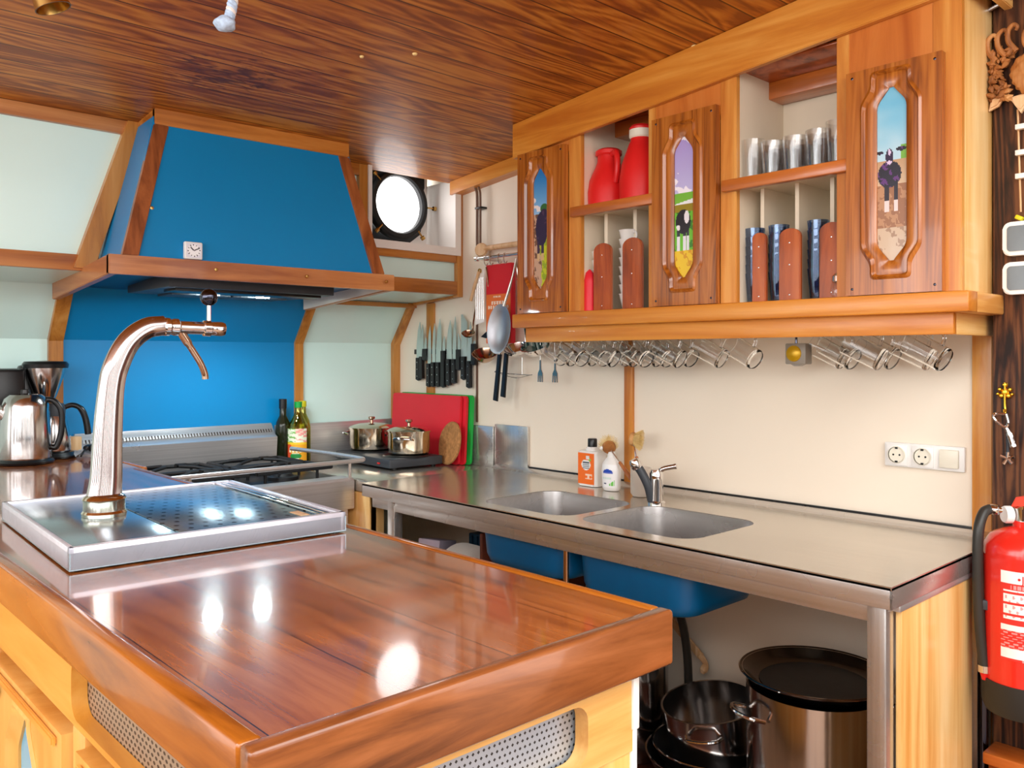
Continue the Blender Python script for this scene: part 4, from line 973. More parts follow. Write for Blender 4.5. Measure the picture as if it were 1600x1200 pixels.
ladle('silver ladle hanging right of the big spoon by the towel', (2.02, 2.15, 1.345), .045, (2.03, 2.16, 1.65), 'chrome', (-.45, -.1, .9))
ladle('wide silver ladle hanging at the cabinet corner under the towel', (2.03, 2.07, 1.35), .052, (2.035, 2.07, 1.65), 'chrome', (-.45, -.1, .9))
for i, (y, yb, zt, zb_, lb) in enumerate(((2.262, 2.285, 1.32, 1.15, 'left'), (2.226, 2.245, 1.325, 1.165, 'right'))):
    t = thing('hanging_tongs', '%s black-handled utensil hanging below the large spoon' % lb, 'utensil', (2.045, y, zt), 0, 'black handled utensils below the spoon')
    bm = B(); prism(bm, [(y+.009, zt), (y-.009, zt), (yb-.011, zb_), (yb+.011, zb_+.004)], 'X', 2.04, 2.05, .002); obj('grip', bm, 'black_plastic', t)
    ptube('shank', [(2.045, y, zt), (2.045, y-.01, zt+.09)], .004, 'steel_z', t, 8)
t = thing('wire_rack', 'thin wire rack hanging under the silver ladles', 'wire rack', (2.06, 2.18, 1.26))
bm = B(); tube(bm, smooth([(2.06, 2.29, 1.262), (2.05, 2.285, 1.254), (2.05, 2.12, 1.248), (2.05, 2.1, 1.25)], 3), .0018, 6); tube(bm, smooth([(2.06, 2.27, 1.247), (2.07, 2.2, 1.236), (2.06, 2.11, 1.249)], 4), .0012, 6); obj('wire_frame', bm, 'steel_y', t)
ptube('hanging_wire', [(2.05, 2.15, 1.25), (2.05, 2.15, 1.31)], .0018, 'steel_z', t, 6)
# striped towel
def twcol(u, v):
    s = math.sin(u*38+v*3)
    return (34, 66, 62) if s > .25 else ((150, 176, 168) if s > -.5 else (222, 228, 220))
def tw(u, v):
    w_ = .035+.05*v
    return (2.055-.012*math.sin(u*14)-.01*v, 2.115-v*.045+.015*math.sin(v*4)-(u-.5)*w_*1.5, 1.60-.262*v+.012*math.sin(u*9))
bm = B(); grid(bm, tw, 30, 30, twcol)
r_ = bmesh.ops.solidify(bm, geom=list(bm.faces), thickness=.003)
t = tag(obj('striped_towel', bm, 'cloth_print', None, (2.05, 2.1, 1.6)), 'green and white striped towel hanging behind the cabinet corner', 'towel')
t = tag(obj('pink_hanger', (lambda b: (tube(b, smooth([(2.045, 2.17, 1.585), (2.035, 2.13, 1.592), (2.045, 2.09, 1.60)], 4), .004, 8), b)[1])(B()), 'red_plastic'), 'small pink hanging loop on the rail above the towel', 'loop')
# two small forks
for y, lb in ((2.05, 'left'), (1.98, 'right')):
    t = thing('small_fork', '%s of two small forks hanging on wires under the cabinet corner' % lb, 'fork', (2.04, y, 1.25), 0, 'small forks hanging on wires')
    ptube('wire', [(2.04, y, 1.29), (2.04, y, 1.402)], .001, 'steel_z', t, 6)
    bm = B(); prism(bm, [(y-.0025, 1.30), (y+.0025, 1.30), (y+.0035, 1.268), (y+.011, 1.255), (y+.012, 1.225), (y+.008, 1.225), (y+.006, 1.247), (y+.003, 1.247), (y+.003, 1.225), (y-.003, 1.225), (y-.003, 1.247), (y-.006, 1.247), (y-.008, 1.225), (y-.012, 1.225), (y-.011, 1.255), (y-.0035, 1.268)], 'X', 2.039, 2.042)
    obj('fork_head', bm, 'copperish', t)

# ================================================================== CORNER: HOTPLATE, POTS, BOARDS, OIL
t = thing('hotplate', 'black electric double hotplate on the corner worktop', 'hotplate', (1.92, 2.72, .897), 0)
R1 = Matrix.Rotation(math.radians(-3), 3, 'Z')
pbox('hotplate_body', (1.770, 2.535, .905), (2.005, 2.94, .938), 'charcoal', t, .005, rot=R1, cen=(1.89, 2.73, .92))
for y in (2.84, 2.615): plathe('heating_plate', [(0, .006), (.085, .006), (.09, .002), (.09, 0)], (1.888, y, .937), 'black_enamel', t, 32)
for x, y in ((1.80, 2.57), (1.98, 2.57), (1.80, 2.90), (1.98, 2.90)): plathe('foot', [(.01, 0), (.01, .01), (0, .01)], (x, y, .8975), 'black_plastic', t, 12)
pbox('indicator', (1.766, 2.60, .917), (1.771, 2.615, .922), 'red_plastic', t, 0, rot=R1, cen=(1.89, 2.73, .92))
def pot(name, label, c, r, h, grp, rz, lid=True, mat='polished_pot'):
    t = lthing(name, label, 'pot', c, rz, grp)
    plathe('pot_body', [(0, 0), (r*.88, 0), (r*.97, .006), (r, h*.3), (r, h), (r+.003, h+.001), (r-.003, h+.001), (r-.003, .01), (0, .008)], (0, 0, 0), mat, t, 40)
    if lid:
        plathe('lid', [(r+.004, h+.001), (r+.004, h+.006), (r*.93, h+.012), (r*.6, h+.02), (0, h+.024)], (0, 0, 0), mat, t, 40)
        plathe('lid_knob', [(0, h+.022), (.007, h+.022), (.006, h+.034), (.014, h+.04), (.012, h+.047), (0, h+.049)], (0, 0, 0), 'copperish', t, 20)
    for s in (0, PI):
        R_ = Matrix.Rotation(s, 3, 'Z'); pts = [(r, -.035, h*.72), (r+.022, -.03, h*.78), (r+.03, 0, h*.8), (r+.022, .03, h*.78), (r, .035, h*.72)]
        bm = B(); tube(bm, smooth([R_ @ Vector(p) for p in pts], 5), .0055, 10); obj('handle', bm, 'chrome', t)
    return t
pot('steel_saucepan', 'shiny lidded saucepan at the back of the hotplate', (1.888, 2.85, .944), .087, .082, 'lidded pots on the hotplate', math.radians(-60))
pot('steel_saucepan', 'shiny lidded saucepan at the front of the hotplate, before the boards', (1.905, 2.622, .944), .080, .082, 'lidded pots on the hotplate', math.radians(-140))
def board(name, label, y0, y1, x, h, mat, lean):
    bm = B(); prism(bm, rrect(y0, y1, .0, h, .012), 'X', 0, .011, .0015)
    for v in bm.verts: v.co = Vector((x+v.co.x+v.co.z*lean, v.co.y, .8985+v.co.z))
    return tag(obj(name, bm, mat, None, (x, (y0+y1)/2, .8985)), label, 'cutting board', 'cutting boards leaning on the wall')
board('cutting_board', 'red plastic cutting board leaning in front of the others on wall', 2.50, 2.945, 2.045, .262, 'red_board', .05)
board('cutting_board', 'second red cutting board sandwiched between front red and green boards', 2.482, 2.94, 2.060, .262, 'red_board', .05)
board('cutting_board', 'green plastic cutting board, rearmost of the leaning boards', 2.466, 2.93, 2.0755, .265, 'green_board', .05)
bm = B(); lathe(bm, [(0, -.007), (.078, -.007), (.083, -.003), (.083, .003), (.078, .007), (0, .007)], (0, 0, 0), 40, sx=1.0)
for v in bm.verts: v.co += Vector((0, 0, .0008*math.sin(v.co.x*60)))
o = obj('cork_trivet', bm, 'cork', None, local=True); o.location = (2.024, 2.523, .982); o.rotation_euler = (0, math.radians(-79), math.radians(-12)); tag(o, 'round brown cork trivet leaning against the red boards', 'trivet')
# oil bottles
t = thing('oil_bottle', 'cooking oil bottle with green cap and yellow label behind the stove', 'bottle', (1.60, 2.915, .9))
plathe('bottle_glass', [(0, .001), (.037, .001), (.041, .006), (.041, .12), (.038, .15), (.02, .185), (.012, .205), (.012, .222), (0, .222)], (1.60, 2.915, .897), 'oil_glass', t, 32)
plathe('cap', [(0, 0), (.0145, 0), (.0145, .022), (0, .023)], (1.60, 2.915, 1.118), 'green_cap', t, 20)
def oilcol(u, v):
    if v > .62: return (236, 240, 214) if nz(u, v, 2) > -.2 else ((120, 180, 80) if u < .5 else (240, 160, 150))
    if v > .56 or v < .06: return (245, 200, 40)
    if (u-.5)**2/.06+(v-.24)**2/.008 < 1: return (30, 140, 60) if abs(v-.24) < .05 else (250, 246, 220)
    if .34 < v < .46 and .2 < u < .8 and int(u*20) % 3: return (252, 240, 200)
    return (244, 170, 30) if u > .3 else (226, 80, 40)
bm = B(); grid(bm, lambda u, v: (1.60+.0416*math.cos(math.radians(165+125*u)), 2.915+.0416*math.sin(math.radians(165+125*u)), .905+.135*v), 40, 50, oilcol); obj('label', bm, 'label_print', t)
t = thing('dark_oil_bottle', 'dark green glass oil bottle with black cap left of green capped bottle', 'bottle', (1.548, 2.93, .9))
plathe('bottle_glass', [(0, .001), (.025, .001), (.027, .005), (.027, .15), (.025, .165), (.013, .19), (.012, .225), (0, .225)], (1.552, 2.945, .897), 'dark_oil', t, 28)
plathe('cap', [(0, 0), (.0145, 0), (.0145, .036), (0, .037)], (1.552, 2.945, 1.115), 'black_plastic', t, 18)
t = thing('yellow_capped_bottle', 'clear bottle with yellow cap hidden behind the green capped oil bottle', 'bottle', (1.66, 2.93, .9))
plathe('bottle_glass', [(0, .001), (.028, .001), (.030, .005), (.030, .14), (.026, .165), (.013, .195), (.012, .225), (0, .225)], (1.642, 2.957, .897), 'oil_glass', t, 28)
plathe('cap', [(0, 0), (.0145, 0), (.0145, .022), (0, .023)], (1.642, 2.957, 1.118), 'yellow_plastic', t, 18)

# ================================================================== UNDER THE SINK
zs = .2
t = lthing('stockpot', 'big steel stockpot covered with a dark pan, right under the counter', 'pot', (1.866, .965, zs))
plathe('pot_body', [(0, 0), (.145, 0), (.155, .008), (.156, .345), (.152, .345), (.15, .01), (0, .006)], (0, 0, 0), 'appliance_steel', t, 56)
for a in (150, -30):
    R_ = Matrix.Rotation(math.radians(a), 3, 'Z')
    for dz in (0,):
        bm = B(); tube(bm, smooth([R_ @ Vector(p) for p in [(.155, -.045, .29), (.19, -.04, .30), (.205, 0, .302), (.19, .04, .30), (.155, .045, .29)]], 5), .005, 10); obj('handle', bm, 'chrome', t)
t = lthing('dark_pan_lid', 'wide dark pan with steel rim lying on top of the stockpot', 'pan', (1.866, .965, zs+.3455))
plathe('pan_dish', [(0, -.012), (.128, -.012), (.148, -.004), (.166, .014), (.170, .016), (.170, .012), (.150, -.008), (.13, -.016), (0, -.016)], (0, 0, .017), 'pan_metal', t, 56)
plathe('pan_rim', [(.164, .029), (.170, .031), (.173, .029), (.170, .026), (.164, .029)], (0, 0, 0.001), 'chrome', t, 56)
plathe('pan_inside', [(0, 0), (.126, 0)], (0, 0, .0065), 'pan_floor', t, 40)
def pan(label, c, r, h, rz, mat='black_enamel', tilt=0.):
    t = lthing('frying_pan', label, 'pan', c, 0, 'nested frying pans on the lower shelf'); t.rotation_euler = (math.radians(tilt), 0, rz)
    plathe('pan_dish', [(0, 0), (r*.72, 0), (r*.92, h*.5), (r, h), (r+.003, h), (r*.93, h*.42), (r*.73, -.005), (0, -.005)], (0, 0, .005), mat, t, 48)
    plathe('rim', [(r, h), (r+.0045, h+.001), (r+.0045, h+.003), (r, h+.003)], (0, 0, .005), 'chrome', t, 48)
    ptube('handle', smooth([(r, 0, h), (r+.05, 0, h+.018), (r+.17, 0, h+.03)], 4), [.006]*4+[.010]*5, 'charcoal', t, 10, flat=1.3)
    return t
pan('lower black frying pan with wide rim beside the stockpot', (1.92, 1.287, zs+.005), .168, .05, math.radians(-132))
pan('upper black frying pan nested below the steel colander pot', (1.925, 1.29, zs+.03), .150, .045, math.radians(-122))
t = lthing('steel_cooking_pot', 'open steel pot tilted inside the black frying pans', 'pot', (1.94, 1.283, zs+.058), math.radians(20)); t.rotation_euler = (math.radians(-4), math.radians(-8), 0)
plathe('pot_body', [(0, 0), (.105, 0), (.118, .008), (.121, .045), (.121, .05), (.126, .135), (.129, .137), (.123, .137), (.117, .05), (.114, .012), (0, .008)], (0, 0, 0), 'appliance_steel', t, 48)
for a in (205, 25):
    R_ = Matrix.Rotation(math.radians(a), 3, 'Z'); bm = B(); tube(bm, smooth([R_ @ Vector(p) for p in [(.122, -.045, .10), (.15, -.035, .105), (.158, 0, .105), (.15, .035, .105), (.122, .045, .10)]], 5), .005, 10); obj('handle', bm, 'chrome', t)
t = lthing('tall_steel_pot', 'tall steel pot half hidden behind the island corner', 'pot', (1.93, 1.572, zs-.03))
plathe('pot_body', [(0, 0), (.104, 0), (.112, .008), (.112, .40), (.107, .40), (.104, .01), (0, .006)], (0, 0, 0), 'appliance_steel', t, 48)
for a in (250, 70):
    R_ = Matrix.Rotation(math.radians(a), 3, 'Z'); bm = B(); tube(bm, smooth([R_ @ Vector(p) for p in [(.11, -.04, .33), (.142, -.03, .335), (.15, 0, .335), (.142, .03, .335), (.11, .04, .33)]], 5), .005, 10); obj('handle', bm, 'chrome', t)
t = thing('wooden_spoon', 'pale wooden stick leaning above the steel pot under the sink', 'stick', (1.95, 1.5, .4))
bm = B(); box(bm, (0, -.13, -.011), (.008, .13, .011), .002)
for v in bm.verts: v.co = Matrix.Rotation(math.radians(37), 3, 'X') @ v.co + Vector((2.07, 1.525, .518))
obj('stick_blade', bm, 'pale_wood', t)
ptube('stick_end', smooth([(2.074, 1.425, .442), (2.07, 1.405, .425), (2.06, 1.41, .40)], 3), [.009, .009, .008, .008, .011, .012, .006], 'pale_wood', t, 10)
t.name = 'wooden_paddle'; t['category'] = 'paddle'; t['label'] = 'pale wooden paddle leaning on the wall behind the steel pot'
t = thing('drain_hose', 'black drain hose below the right sink', 'hose', (1.9, 1.3, .5))
ptube('hose', smooth([(1.76, 1.28, .72), (1.77, 1.32, .68), (1.85, 1.40, .64), (1.98, 1.44, .60), (2.03, 1.44, .45), (2.04, 1.44, .18)], 6), .012, 'hose_rubber', t, 12)
# left part: shelf with crates and plates
t = thing('under_counter_shelf', 'dark shelf under the left end of the sink counter', 'shelf', (1.83, 2.05, .56))
pbox('shelf_board', (1.60, 1.86, .535), (2.045, 2.19, .55), 'shelf_red', t)
pbox('side_wall', (1.60, 1.845, .17), (2.045, 1.857, .80), 'shelf_red', t)
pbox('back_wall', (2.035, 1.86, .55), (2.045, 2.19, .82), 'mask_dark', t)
t = thing('lilac_box', 'small lilac cardboard box on the dark shelf under the counter', 'box', (1.75, 2.22, .551)); pbox('carton', (1.66, 2.165, .551), (1.76, 2.25, .71), 'lilac_box', t, .003, rot=(0, .18, .3)); 
t = thing('blue_crate', 'dark blue ribbed crate on the shelf behind the plates', 'crate', (1.9, 2.1, .551))
cr = pbox('crate_body', (1.83, 1.99, .552), (2.03, 2.18, .72), 'crate_blue', t, .003)
for k in range(7):
    bm = B(); box(bm, (1.823, 2.0+k*.026, .56), (1.83, 2.008+k*.026, .715)); obj('rib', bm, 'crate_blue', cr)
p0 = None
for k in range(5):
    if p0 is None:
        b = B(); lathe(b, [(0, 0), (.05, 0), (.085, .012), (.086, .014), (.05, .004), (0, .004)], (0, 0, 0), 32); p0 = obj('dinner_plate', b, 'porcelain', None, local=True)
        tag(p0, 'white plate standing on edge on the shelf under the counter', 'plate', 'white plates standing under the counter'); o = p0
    else: o = dup(p0, (0, 0, 0))
    o['label'] = 'white plate on edge under the counter, %s' % ['leftmost of five', 'second from the left', 'middle of five', 'second from the right', 'rightmost of five by the blue basin'][k]
    o.location = (1.70, 2.06-k*.026, .638); o.rotation_euler = (math.radians(80), 0, math.radians(-20))
t = thing('plastic_bag', 'crumpled pale plastic bag left end of the shelf under the counter', 'bag', (1.64, 2.27, .56))
bm = B(); bmesh.ops.create_icosphere(bm, subdivisions=3, radius=.045)
for v in bm.verts: v.co *= 1+.22*math.sin(v.co.x*140)*math.cos(v.co.y*110+v.co.z*90); v.co += Vector((1.645, 2.285, .60))
obj('bag_body', bm, 'clear_bag', t)
pass
# ================================================================== ISLAND
isl = thing('kitchen_island', 'wooden kitchen island with thick varnished plank top in the foreground', 'kitchen island', (.57, 1.7, 0))
IX0, IX1, IY0, IY1, ZI = .30, .85, .622, 2.985, 1.0
bm = B(); prism(bm, [(IX0+.022, IY0+.022), (IX1-.016, IY0+.022), (IX1-.016, 2.45), (.86, 2.45), (.86, IY1), (-.3, IY1), (-.3, 2.35), (IX0+.022, 2.35)], 'Z', .94, .9985); obj('plank_top', bm, 'counter_top_wood', isl)
bm = B(); box(bm, (IX0+.0, IY0, .934), (IX1, IY0+.022, ZI+.0015), .005, segs=3); obj('end_edge', bm, 'counter_edge_wood', isl)
bm = B(); box(bm, (IX0, IY0+.0215, .941), (IX0+.0225, 2.34, ZI+.0015), .005, segs=3); obj('side_edge', bm, 'counter_edge_side', isl)
bm = B(); box(bm, (IX1-.0165, IY0+.0215, .937), (IX1, 2.45, ZI+.001), .004, segs=3); box(bm, (.858, 2.45, .937), (.874, 2.985, ZI+.001), .004, segs=3); obj('side_edge', bm, 'counter_edge_side', isl)
pbox('carcass', (.352, .68, .05), (.79, 2.45, .935), 'island_wood_v', isl)
pbox('plinth', (.37, .70, 0), (.77, 2.4, .06), 'mask_dark', isl)
pbox('far_cupboard', (-.28, 2.40, 0), (.865, 2.98, .935), 'island_wood_v', isl)
# end face with vent slot
bm = B(); plate(bm, [(.33, .835), (.808, .835), (.808, .935), (.33, .935)], [rrect(.43, .722, .845, .915, .022, 6)], 'Y', .648, .668); obj('end_rail', bm, 'island_wood_x', isl)
pbox('vent_mesh', (.42, .672, .838), (.735, .6755, .925), 'perforated_vent', isl, 0)
for lo, hi in (((.33, .65, .05), (.40, .668, .834)), ((.735, .65, .05), (.80, .668, .834)), ((.40, .65, .05), (.735, .668, .12))): pbox('end_stile', lo, hi, 'island_wood_v', isl)
pbox('end_panel', (.40, .656, .12), (.735, .668, .826), 'island_wood_v', isl)
ptube('corner_strip', [(.806, .652, .06), (.806, .652, .93)], .006, 'white_plastic', isl, 10)
pbox('corner_strip_cap', (.800, .645, .86), (.812, .66, .925), 'white_plastic', isl)
# left side
XS = .33
bm = B(); plate(bm, [(.65, .835), (2.34, .835), (2.34, .942), (.65, .942)], [rrect(.74, 1.197, .843, .922, .026, 6)], 'X', XS, .35); obj('side_rail', bm, 'island_wood_y', isl)
pbox('vent_mesh', (.3505, .73, .838), (.3525, 1.21, .93), 'woven_vent', isl, 0)
for y0, y1 in ((.65, .72), (1.14, 1.19), (1.60, 1.66), (2.28, 2.34)): pbox('side_stile', (XS, y0, .05), (.35, y1, .834), 'island_wood_v', isl)
def cab_door(y0, y1):
    bm = B(); yc = (y0+y1)/2; z0, z1 = .12, .822
    pts = rounded(key_outline(yc, .055, .30, .772, .02, .002, .05), .01); outm = rounded(key_outline(yc, .10, .25, .80, .05, .02, .06), .012)
    plate(bm, [(y0, z0), (y1, z0), (y1, z1), (y0, z1)], [outm], 'X', XS-.012, XS+.012); d = obj('cupboard_door', bm, 'island_wood_v', isl)
    bm = B(); loft(bm, [(outm, XS), (outm, XS-.013), ([(a[0]*.7+b_[0]*.3, a[1]*.7+b_[1]*.3) for a, b_ in zip(outm, pts)], XS-.016), ([(a[0]*.4+b_[0]*.6, a[1]*.4+b_[1]*.6) for a, b_ in zip(outm, pts)], XS-.008), (pts, XS-.004), (pts, XS+.01)]); obj('moulding', bm, 'island_wood_v', d, ang=50)
    bm = B(); grid(bm, lambda u, v: (XS, yc+.06-u*.12, .295+.48*v), 24, 80, cow_isl); obj('painting', bm, 'painting', d)
    bm = B(); prism(bm, [(y0+.02, z1-.02), (y1-.02, z1-.02), (y1-.02, z1-.008), (y0+.02, z1-.008)], 'X', XS-.019, XS-.012, .002); obj('top_bead', bm, 'island_wood_y', d)
    for k in range(3):
        bm = B(); tube(bm, [(XS-.016, y1-.055-k*.008, .775), (XS-.016, y1-.055-k*.008, .79)], .002, 6); obj('door_mark', bm, 'black_plastic', d)
cab_door(1.195, 1.595); cab_door(.725, 1.135)
# ---------------- drip tray with tap
TZ = ZI+.0015
tr_ = lthing('drip_tray', 'large raised stainless steel drip tray on the wooden island top', 'drip tray', (.362, 1.322, TZ), math.radians(-2.6))
W_, L_, H_ = .447, .515, .034
bm = B(); box(bm, (0, 0, 0), (W_, L_, .026)); obj('tray_base', bm, 'steel_tray', tr_)
for nm, lo, hi in (('front_rim', (0, 0, 0), (W_, .012, H_)), ('back_rim', (0, L_-.012, 0), (W_, L_, H_)), ('side_rim', (0, 0, 0), (.008, L_, H_)), ('side_rim', (W_-.012, 0, 0), (W_, L_, H_))):
    bm = B(); box(bm, lo, hi, .002); obj(nm, bm, 'tray_side', tr_)
bm = B(); box(bm, (.01, .014, .025), (.162, L_-.014, .0305), .001); obj('smooth_panel', bm, 'steel_tray', tr_)
bm = B(); box(bm, (.165, .014, .025), (.398, L_-.014, .0305), .001); obj('perforated_panel', bm, 'perforated_tray', tr_)
for x in (.405, .418): 
    bm = B(); box(bm, (x, .014, .026), (x+.006, L_-.014, .0335), .001); obj('gutter_bar', bm, 'chrome', tr_)
bm = B(); box(bm, (.375, .03, .0307), (.392, .075, .0315)); obj('paper_scrap', bm, 'pale_wood', tr_)
t = thing('tap_column', 'tall curved polished steel tap with round black knob on the drip tray', 'tap', (.478, 1.575, TZ+.0275))
yt = 1.575; f_ = yt/1.72
def tz(z): return 1.31+(z-1.31)*f_
z0 = TZ+.0308
bm = B(); lathe(bm, [(0, 0), (.036, 0), (.037, .006), (.034, .010), (.034, .026), (.036, .030), (.033, .034), (.026, .038), (0, .038)], (.488, yt, z0), 40); obj('base_collar', bm, 'polished_pot', t)
spine = smooth([(.488, yt, z0+.034), (.491, yt, 1.10), (.494, yt, 1.18), (.500, yt, 1.26), (.510, yt, 1.30), (.530, yt, 1.338), (.560, yt, 1.362), (.592, yt, 1.368)], 6)
n_ = len(spine); rad = [.0225-.0055*min(1, (i/(n_*.4)))-(.003 if i > n_*.55 else 0)*min(1, (i-n_*.55)/(n_*.4)) for i in range(n_)]
bm = B(); tube(bm, spine, rad, 28, True, 1.3)
obj('column', bm, 'tap_metal', t)
d_ = Vector((1, -.05, -.02)).normalized(); p_ = Vector((.590, yt, 1.366))
plathe('valve_body', [(0, 0), (.014, 0), (.017, .003), (.017, .010), (.014, .013), (.016, .02), (.016, .026), (.012, .03), (.012, .072), (.015, .074), (.0155, .086), (.013, .088), (.014, .108), (.012, .114), (0, .116)], p_, 'chrome', t, 28, axis=d_)
ptube('lever', [(.676, yt, 1.368), (.676, yt, 1.41)], .0042, 'chrome', t, 10)
plathe('lever_ball', [(.0165*math.sin(a), -.0165*math.cos(a)) for a in [PI*k/14 for k in range(15)]], (.676, yt, 1.424), 'dark_ball', t, 28)
ptube('spout', smooth([(.622, yt, 1.358), (.630, yt, 1.345), (.645, yt, 1.322), (.660, yt, 1.298), (.668, yt, 1.278), (.669, yt, 1.268)], 5), [.008]*8+[.0062]*18, 'copperish', t, 12)

# ---------------- appliances on the far left of the island
t = lthing('electric_kettle', 'brushed steel electric kettle at the left edge on island top', 'kettle', (.645, 2.785, ZI+.0005))
plathe('kettle_body', [(0, .012), (.066, .012), (.068, .018), (.066, .09), (.062, .165), (.056, .188), (.044, .2), (0, .206)], (0, 0, 0), 'appliance_steel', t, 40)
plathe('kettle_base', [(0, 0), (.074, 0), (.076, .006), (.07, .012), (0, .012)], (0, 0, 0), 'black_plastic', t, 36)
ptube('handle', smooth([(.048, -.02, .185), (.068, -.03, .18), (.086, -.038, .15), (.086, -.038, .09), (.074, -.032, .045), (.062, -.026, .045)], 5), .0085, 'black_plastic', t, 12)
ptube('spout', smooth([(-.052, .0, .14), (-.07, .005, .16), (-.085, .01, .185)], 4), [.018]*4+[.012]*5, 'steel_z', t, 14)
plathe('lid_knob', [(0, .2), (.014, .202), (.012, .214), (0, .216)], (0, 0, 0), 'black_plastic', t, 18)
t = lthing('coffee_machine', 'black and steel filter coffee machine behind the kettle', 'coffee machine', (.73, 2.885, ZI+.0005))
bm = B(); box(bm, (-.16, -.02, .0), (-.065, .075, .275), .012); obj('water_tank', bm, 'black_plastic', t)
bm = B(); box(bm, (-.07, .03, .0), (.0, .075, .285), .01); obj('machine_column', bm, 'black_plastic', t)
plathe('machine_base', [(0, 0), (.066, 0), (.069, .006), (.06, .017), (0, .018)], (.01, -.005, 0), 'black_plastic', t, 36)
plathe('filter_basket', [(0, .178), (.024, .178), (.03, .19), (.05, .25), (.056, .276), (0, .276)], (-.008, -.005, 0), 'appliance_steel', t, 36)
plathe('basket_lid', [(0, .276), (.062, .276), (.064, .288), (.058, .296), (0, .299)], (-.008, -.005, 0), 'black_plastic', t, 36)
t = lthing('thermal_carafe', 'steel thermal carafe with black handle under the coffee filter', 'carafe', (.742, 2.876, ZI+.019))
plathe('carafe_body', [(0, 0), (.047, 0), (.05, .006), (.048, .05), (.038, .10), (.032, .115), (0, .118)], (0, 0, 0), 'appliance_steel', t, 36)
plathe('carafe_collar', [(.034, .108), (.035, .135), (.030, .148), (0, .15)], (0, 0, 0), 'charcoal', t, 30)
ptube('handle', smooth([(.028, -.010, .135), (.05, -.018, .142), (.072, -.026, .13), (.084, -.03, .10), (.09, -.033, .06), (.091, -.033, .05)], 5), [.008]*10+[.0095]*16, 'black_plastic', t, 12)
t = thing('wooden_block', 'small wooden block against the steel wall behind the carafe', 'wooden block', (.84, 2.95, ZI)); pbox('block_body', (.803, 2.93, ZI+.0005), (.84, 2.97, ZI+.055), 'pale_wood', t, .002)
t = thing('paper_sheet', 'crumpled white paper lying on the island beside the carafe', 'paper', (.83, 2.86, ZI))
bm = B(); grid(bm, lambda u, v: (.79+.075*u, 2.82+.11*v, ZI+.003+.012*abs(math.sin(u*5+v*4))), 10, 10, None); bmesh.ops.solidify(bm, geom=list(bm.faces), thickness=.0008); obj('sheet', bm, 'clear_bag', t)
t = thing('black_plug', 'black plug and cable lying on the white paper', 'plug', (.84, 2.84, ZI+.02))
ptube('plug_cable', smooth([(.80, 2.80, ZI+.006), (.815, 2.82, ZI+.02), (.83, 2.84, ZI+.028), (.85, 2.85, ZI+.024), (.862, 2.865, ZI+.014)], 5), [.003]*8+[.009]*8+[.006]*5, 'black_plastic', t, 10)
pbox('plug_body', (.835, 2.83, ZI+.014), (.862, 2.855, ZI+.036), 'black_plastic', t, .005)

# ================================================================== RIGHT: EXTINGUISHER AND TIMBER POST
EX = Vector((1.95, .555, 0))
t = thing('fire_extinguisher', 'red fire extinguisher with black hose on the dark timber post', 'fire extinguisher', (EX.x, EX.y, .585))
r = .074
plathe('cylinder', [(0, .645), (r, .645), (r, .905), (r*.98, .925), (r*.82, .945), (r*.5, .957), (.02, .962), (.02, .975), (0, .975)], (EX.x, EX.y, 0), 'red_paint', t, 56)
plathe('black_base', [(0, .585), (r-.004, .585), (r+.002, .60), (r+.003, .652), (0, .652)], (EX.x, EX.y, 0), 'dark_rubber', t, 56)
plathe('valve', [(.014, .97), (.018, .975), (.018, 1.0), (.012, 1.005), (0, 1.006)], (EX.x, EX.y, 0), 'chrome', t, 20)
plathe('pressure_gauge', [(0, -.006), (.016, -.006), (.018, -.002), (.018, .008), (0, .008)], (EX.x-.012, EX.y+.028, .985), 'white_plastic', t, 22, axis=(.7, -.7, 0))
bm = B(); prism(bm, [(EX.y+.022, 1.0), (EX.y+.012, 1.022), (EX.y-.04, 1.035), (EX.y-.12, 1.03), (EX.y-.12, 1.02), (EX.y-.04, 1.02), (EX.y+.0, 1.005)], 'X', EX.x-.012, EX.x+.012, .003); obj('lever', bm, 'red_lever', t)
plathe('hose_coupling', [(0, 0), (.009, 0), (.011, .004), (.011, .018), (.006, .02), (.006, .04), (0, .04)], (EX.x-.010, EX.y+.062, .992), 'chrome', t, 18, axis=(.1, -1, -.0))
hp = [(EX.x-.011, EX.y+.06, .992), (EX.x-.03, EX.y+.066, .985), (1.902, EX.y+.069, .955), (1.898, EX.y+.070, .90), (1.899, EX.y+.069, .82), (1.90, EX.y+.066, .75), (1.90, EX.y+.060, .69), (1.90, EX.y+.058, .672)]
ptube('hose', smooth(hp, 6), .0105, 'hose_rubber', t, 14)
plathe('nozzle_ferrule', [(0, 0), (.0125, 0), (.0125, .014), (0, .014)], (1.90, EX.y+.0575, .662), 'chrome', t, 18)
plathe('nozzle', [(0, -.016), (.005, -.016), (.0095, .0), (0, 0)], (1.90, EX.y+.0575, .662), 'red_plastic', t, 18)
pbox('hose_clip', (1.895, EX.y+.050, .79), (1.93, EX.y+.078, .81), 'charcoal', t)
pbox('wall_bracket', (EX.x+.04, EX.y-.03, .86), (2.034, EX.y+.06, .885), 'charcoal', t)
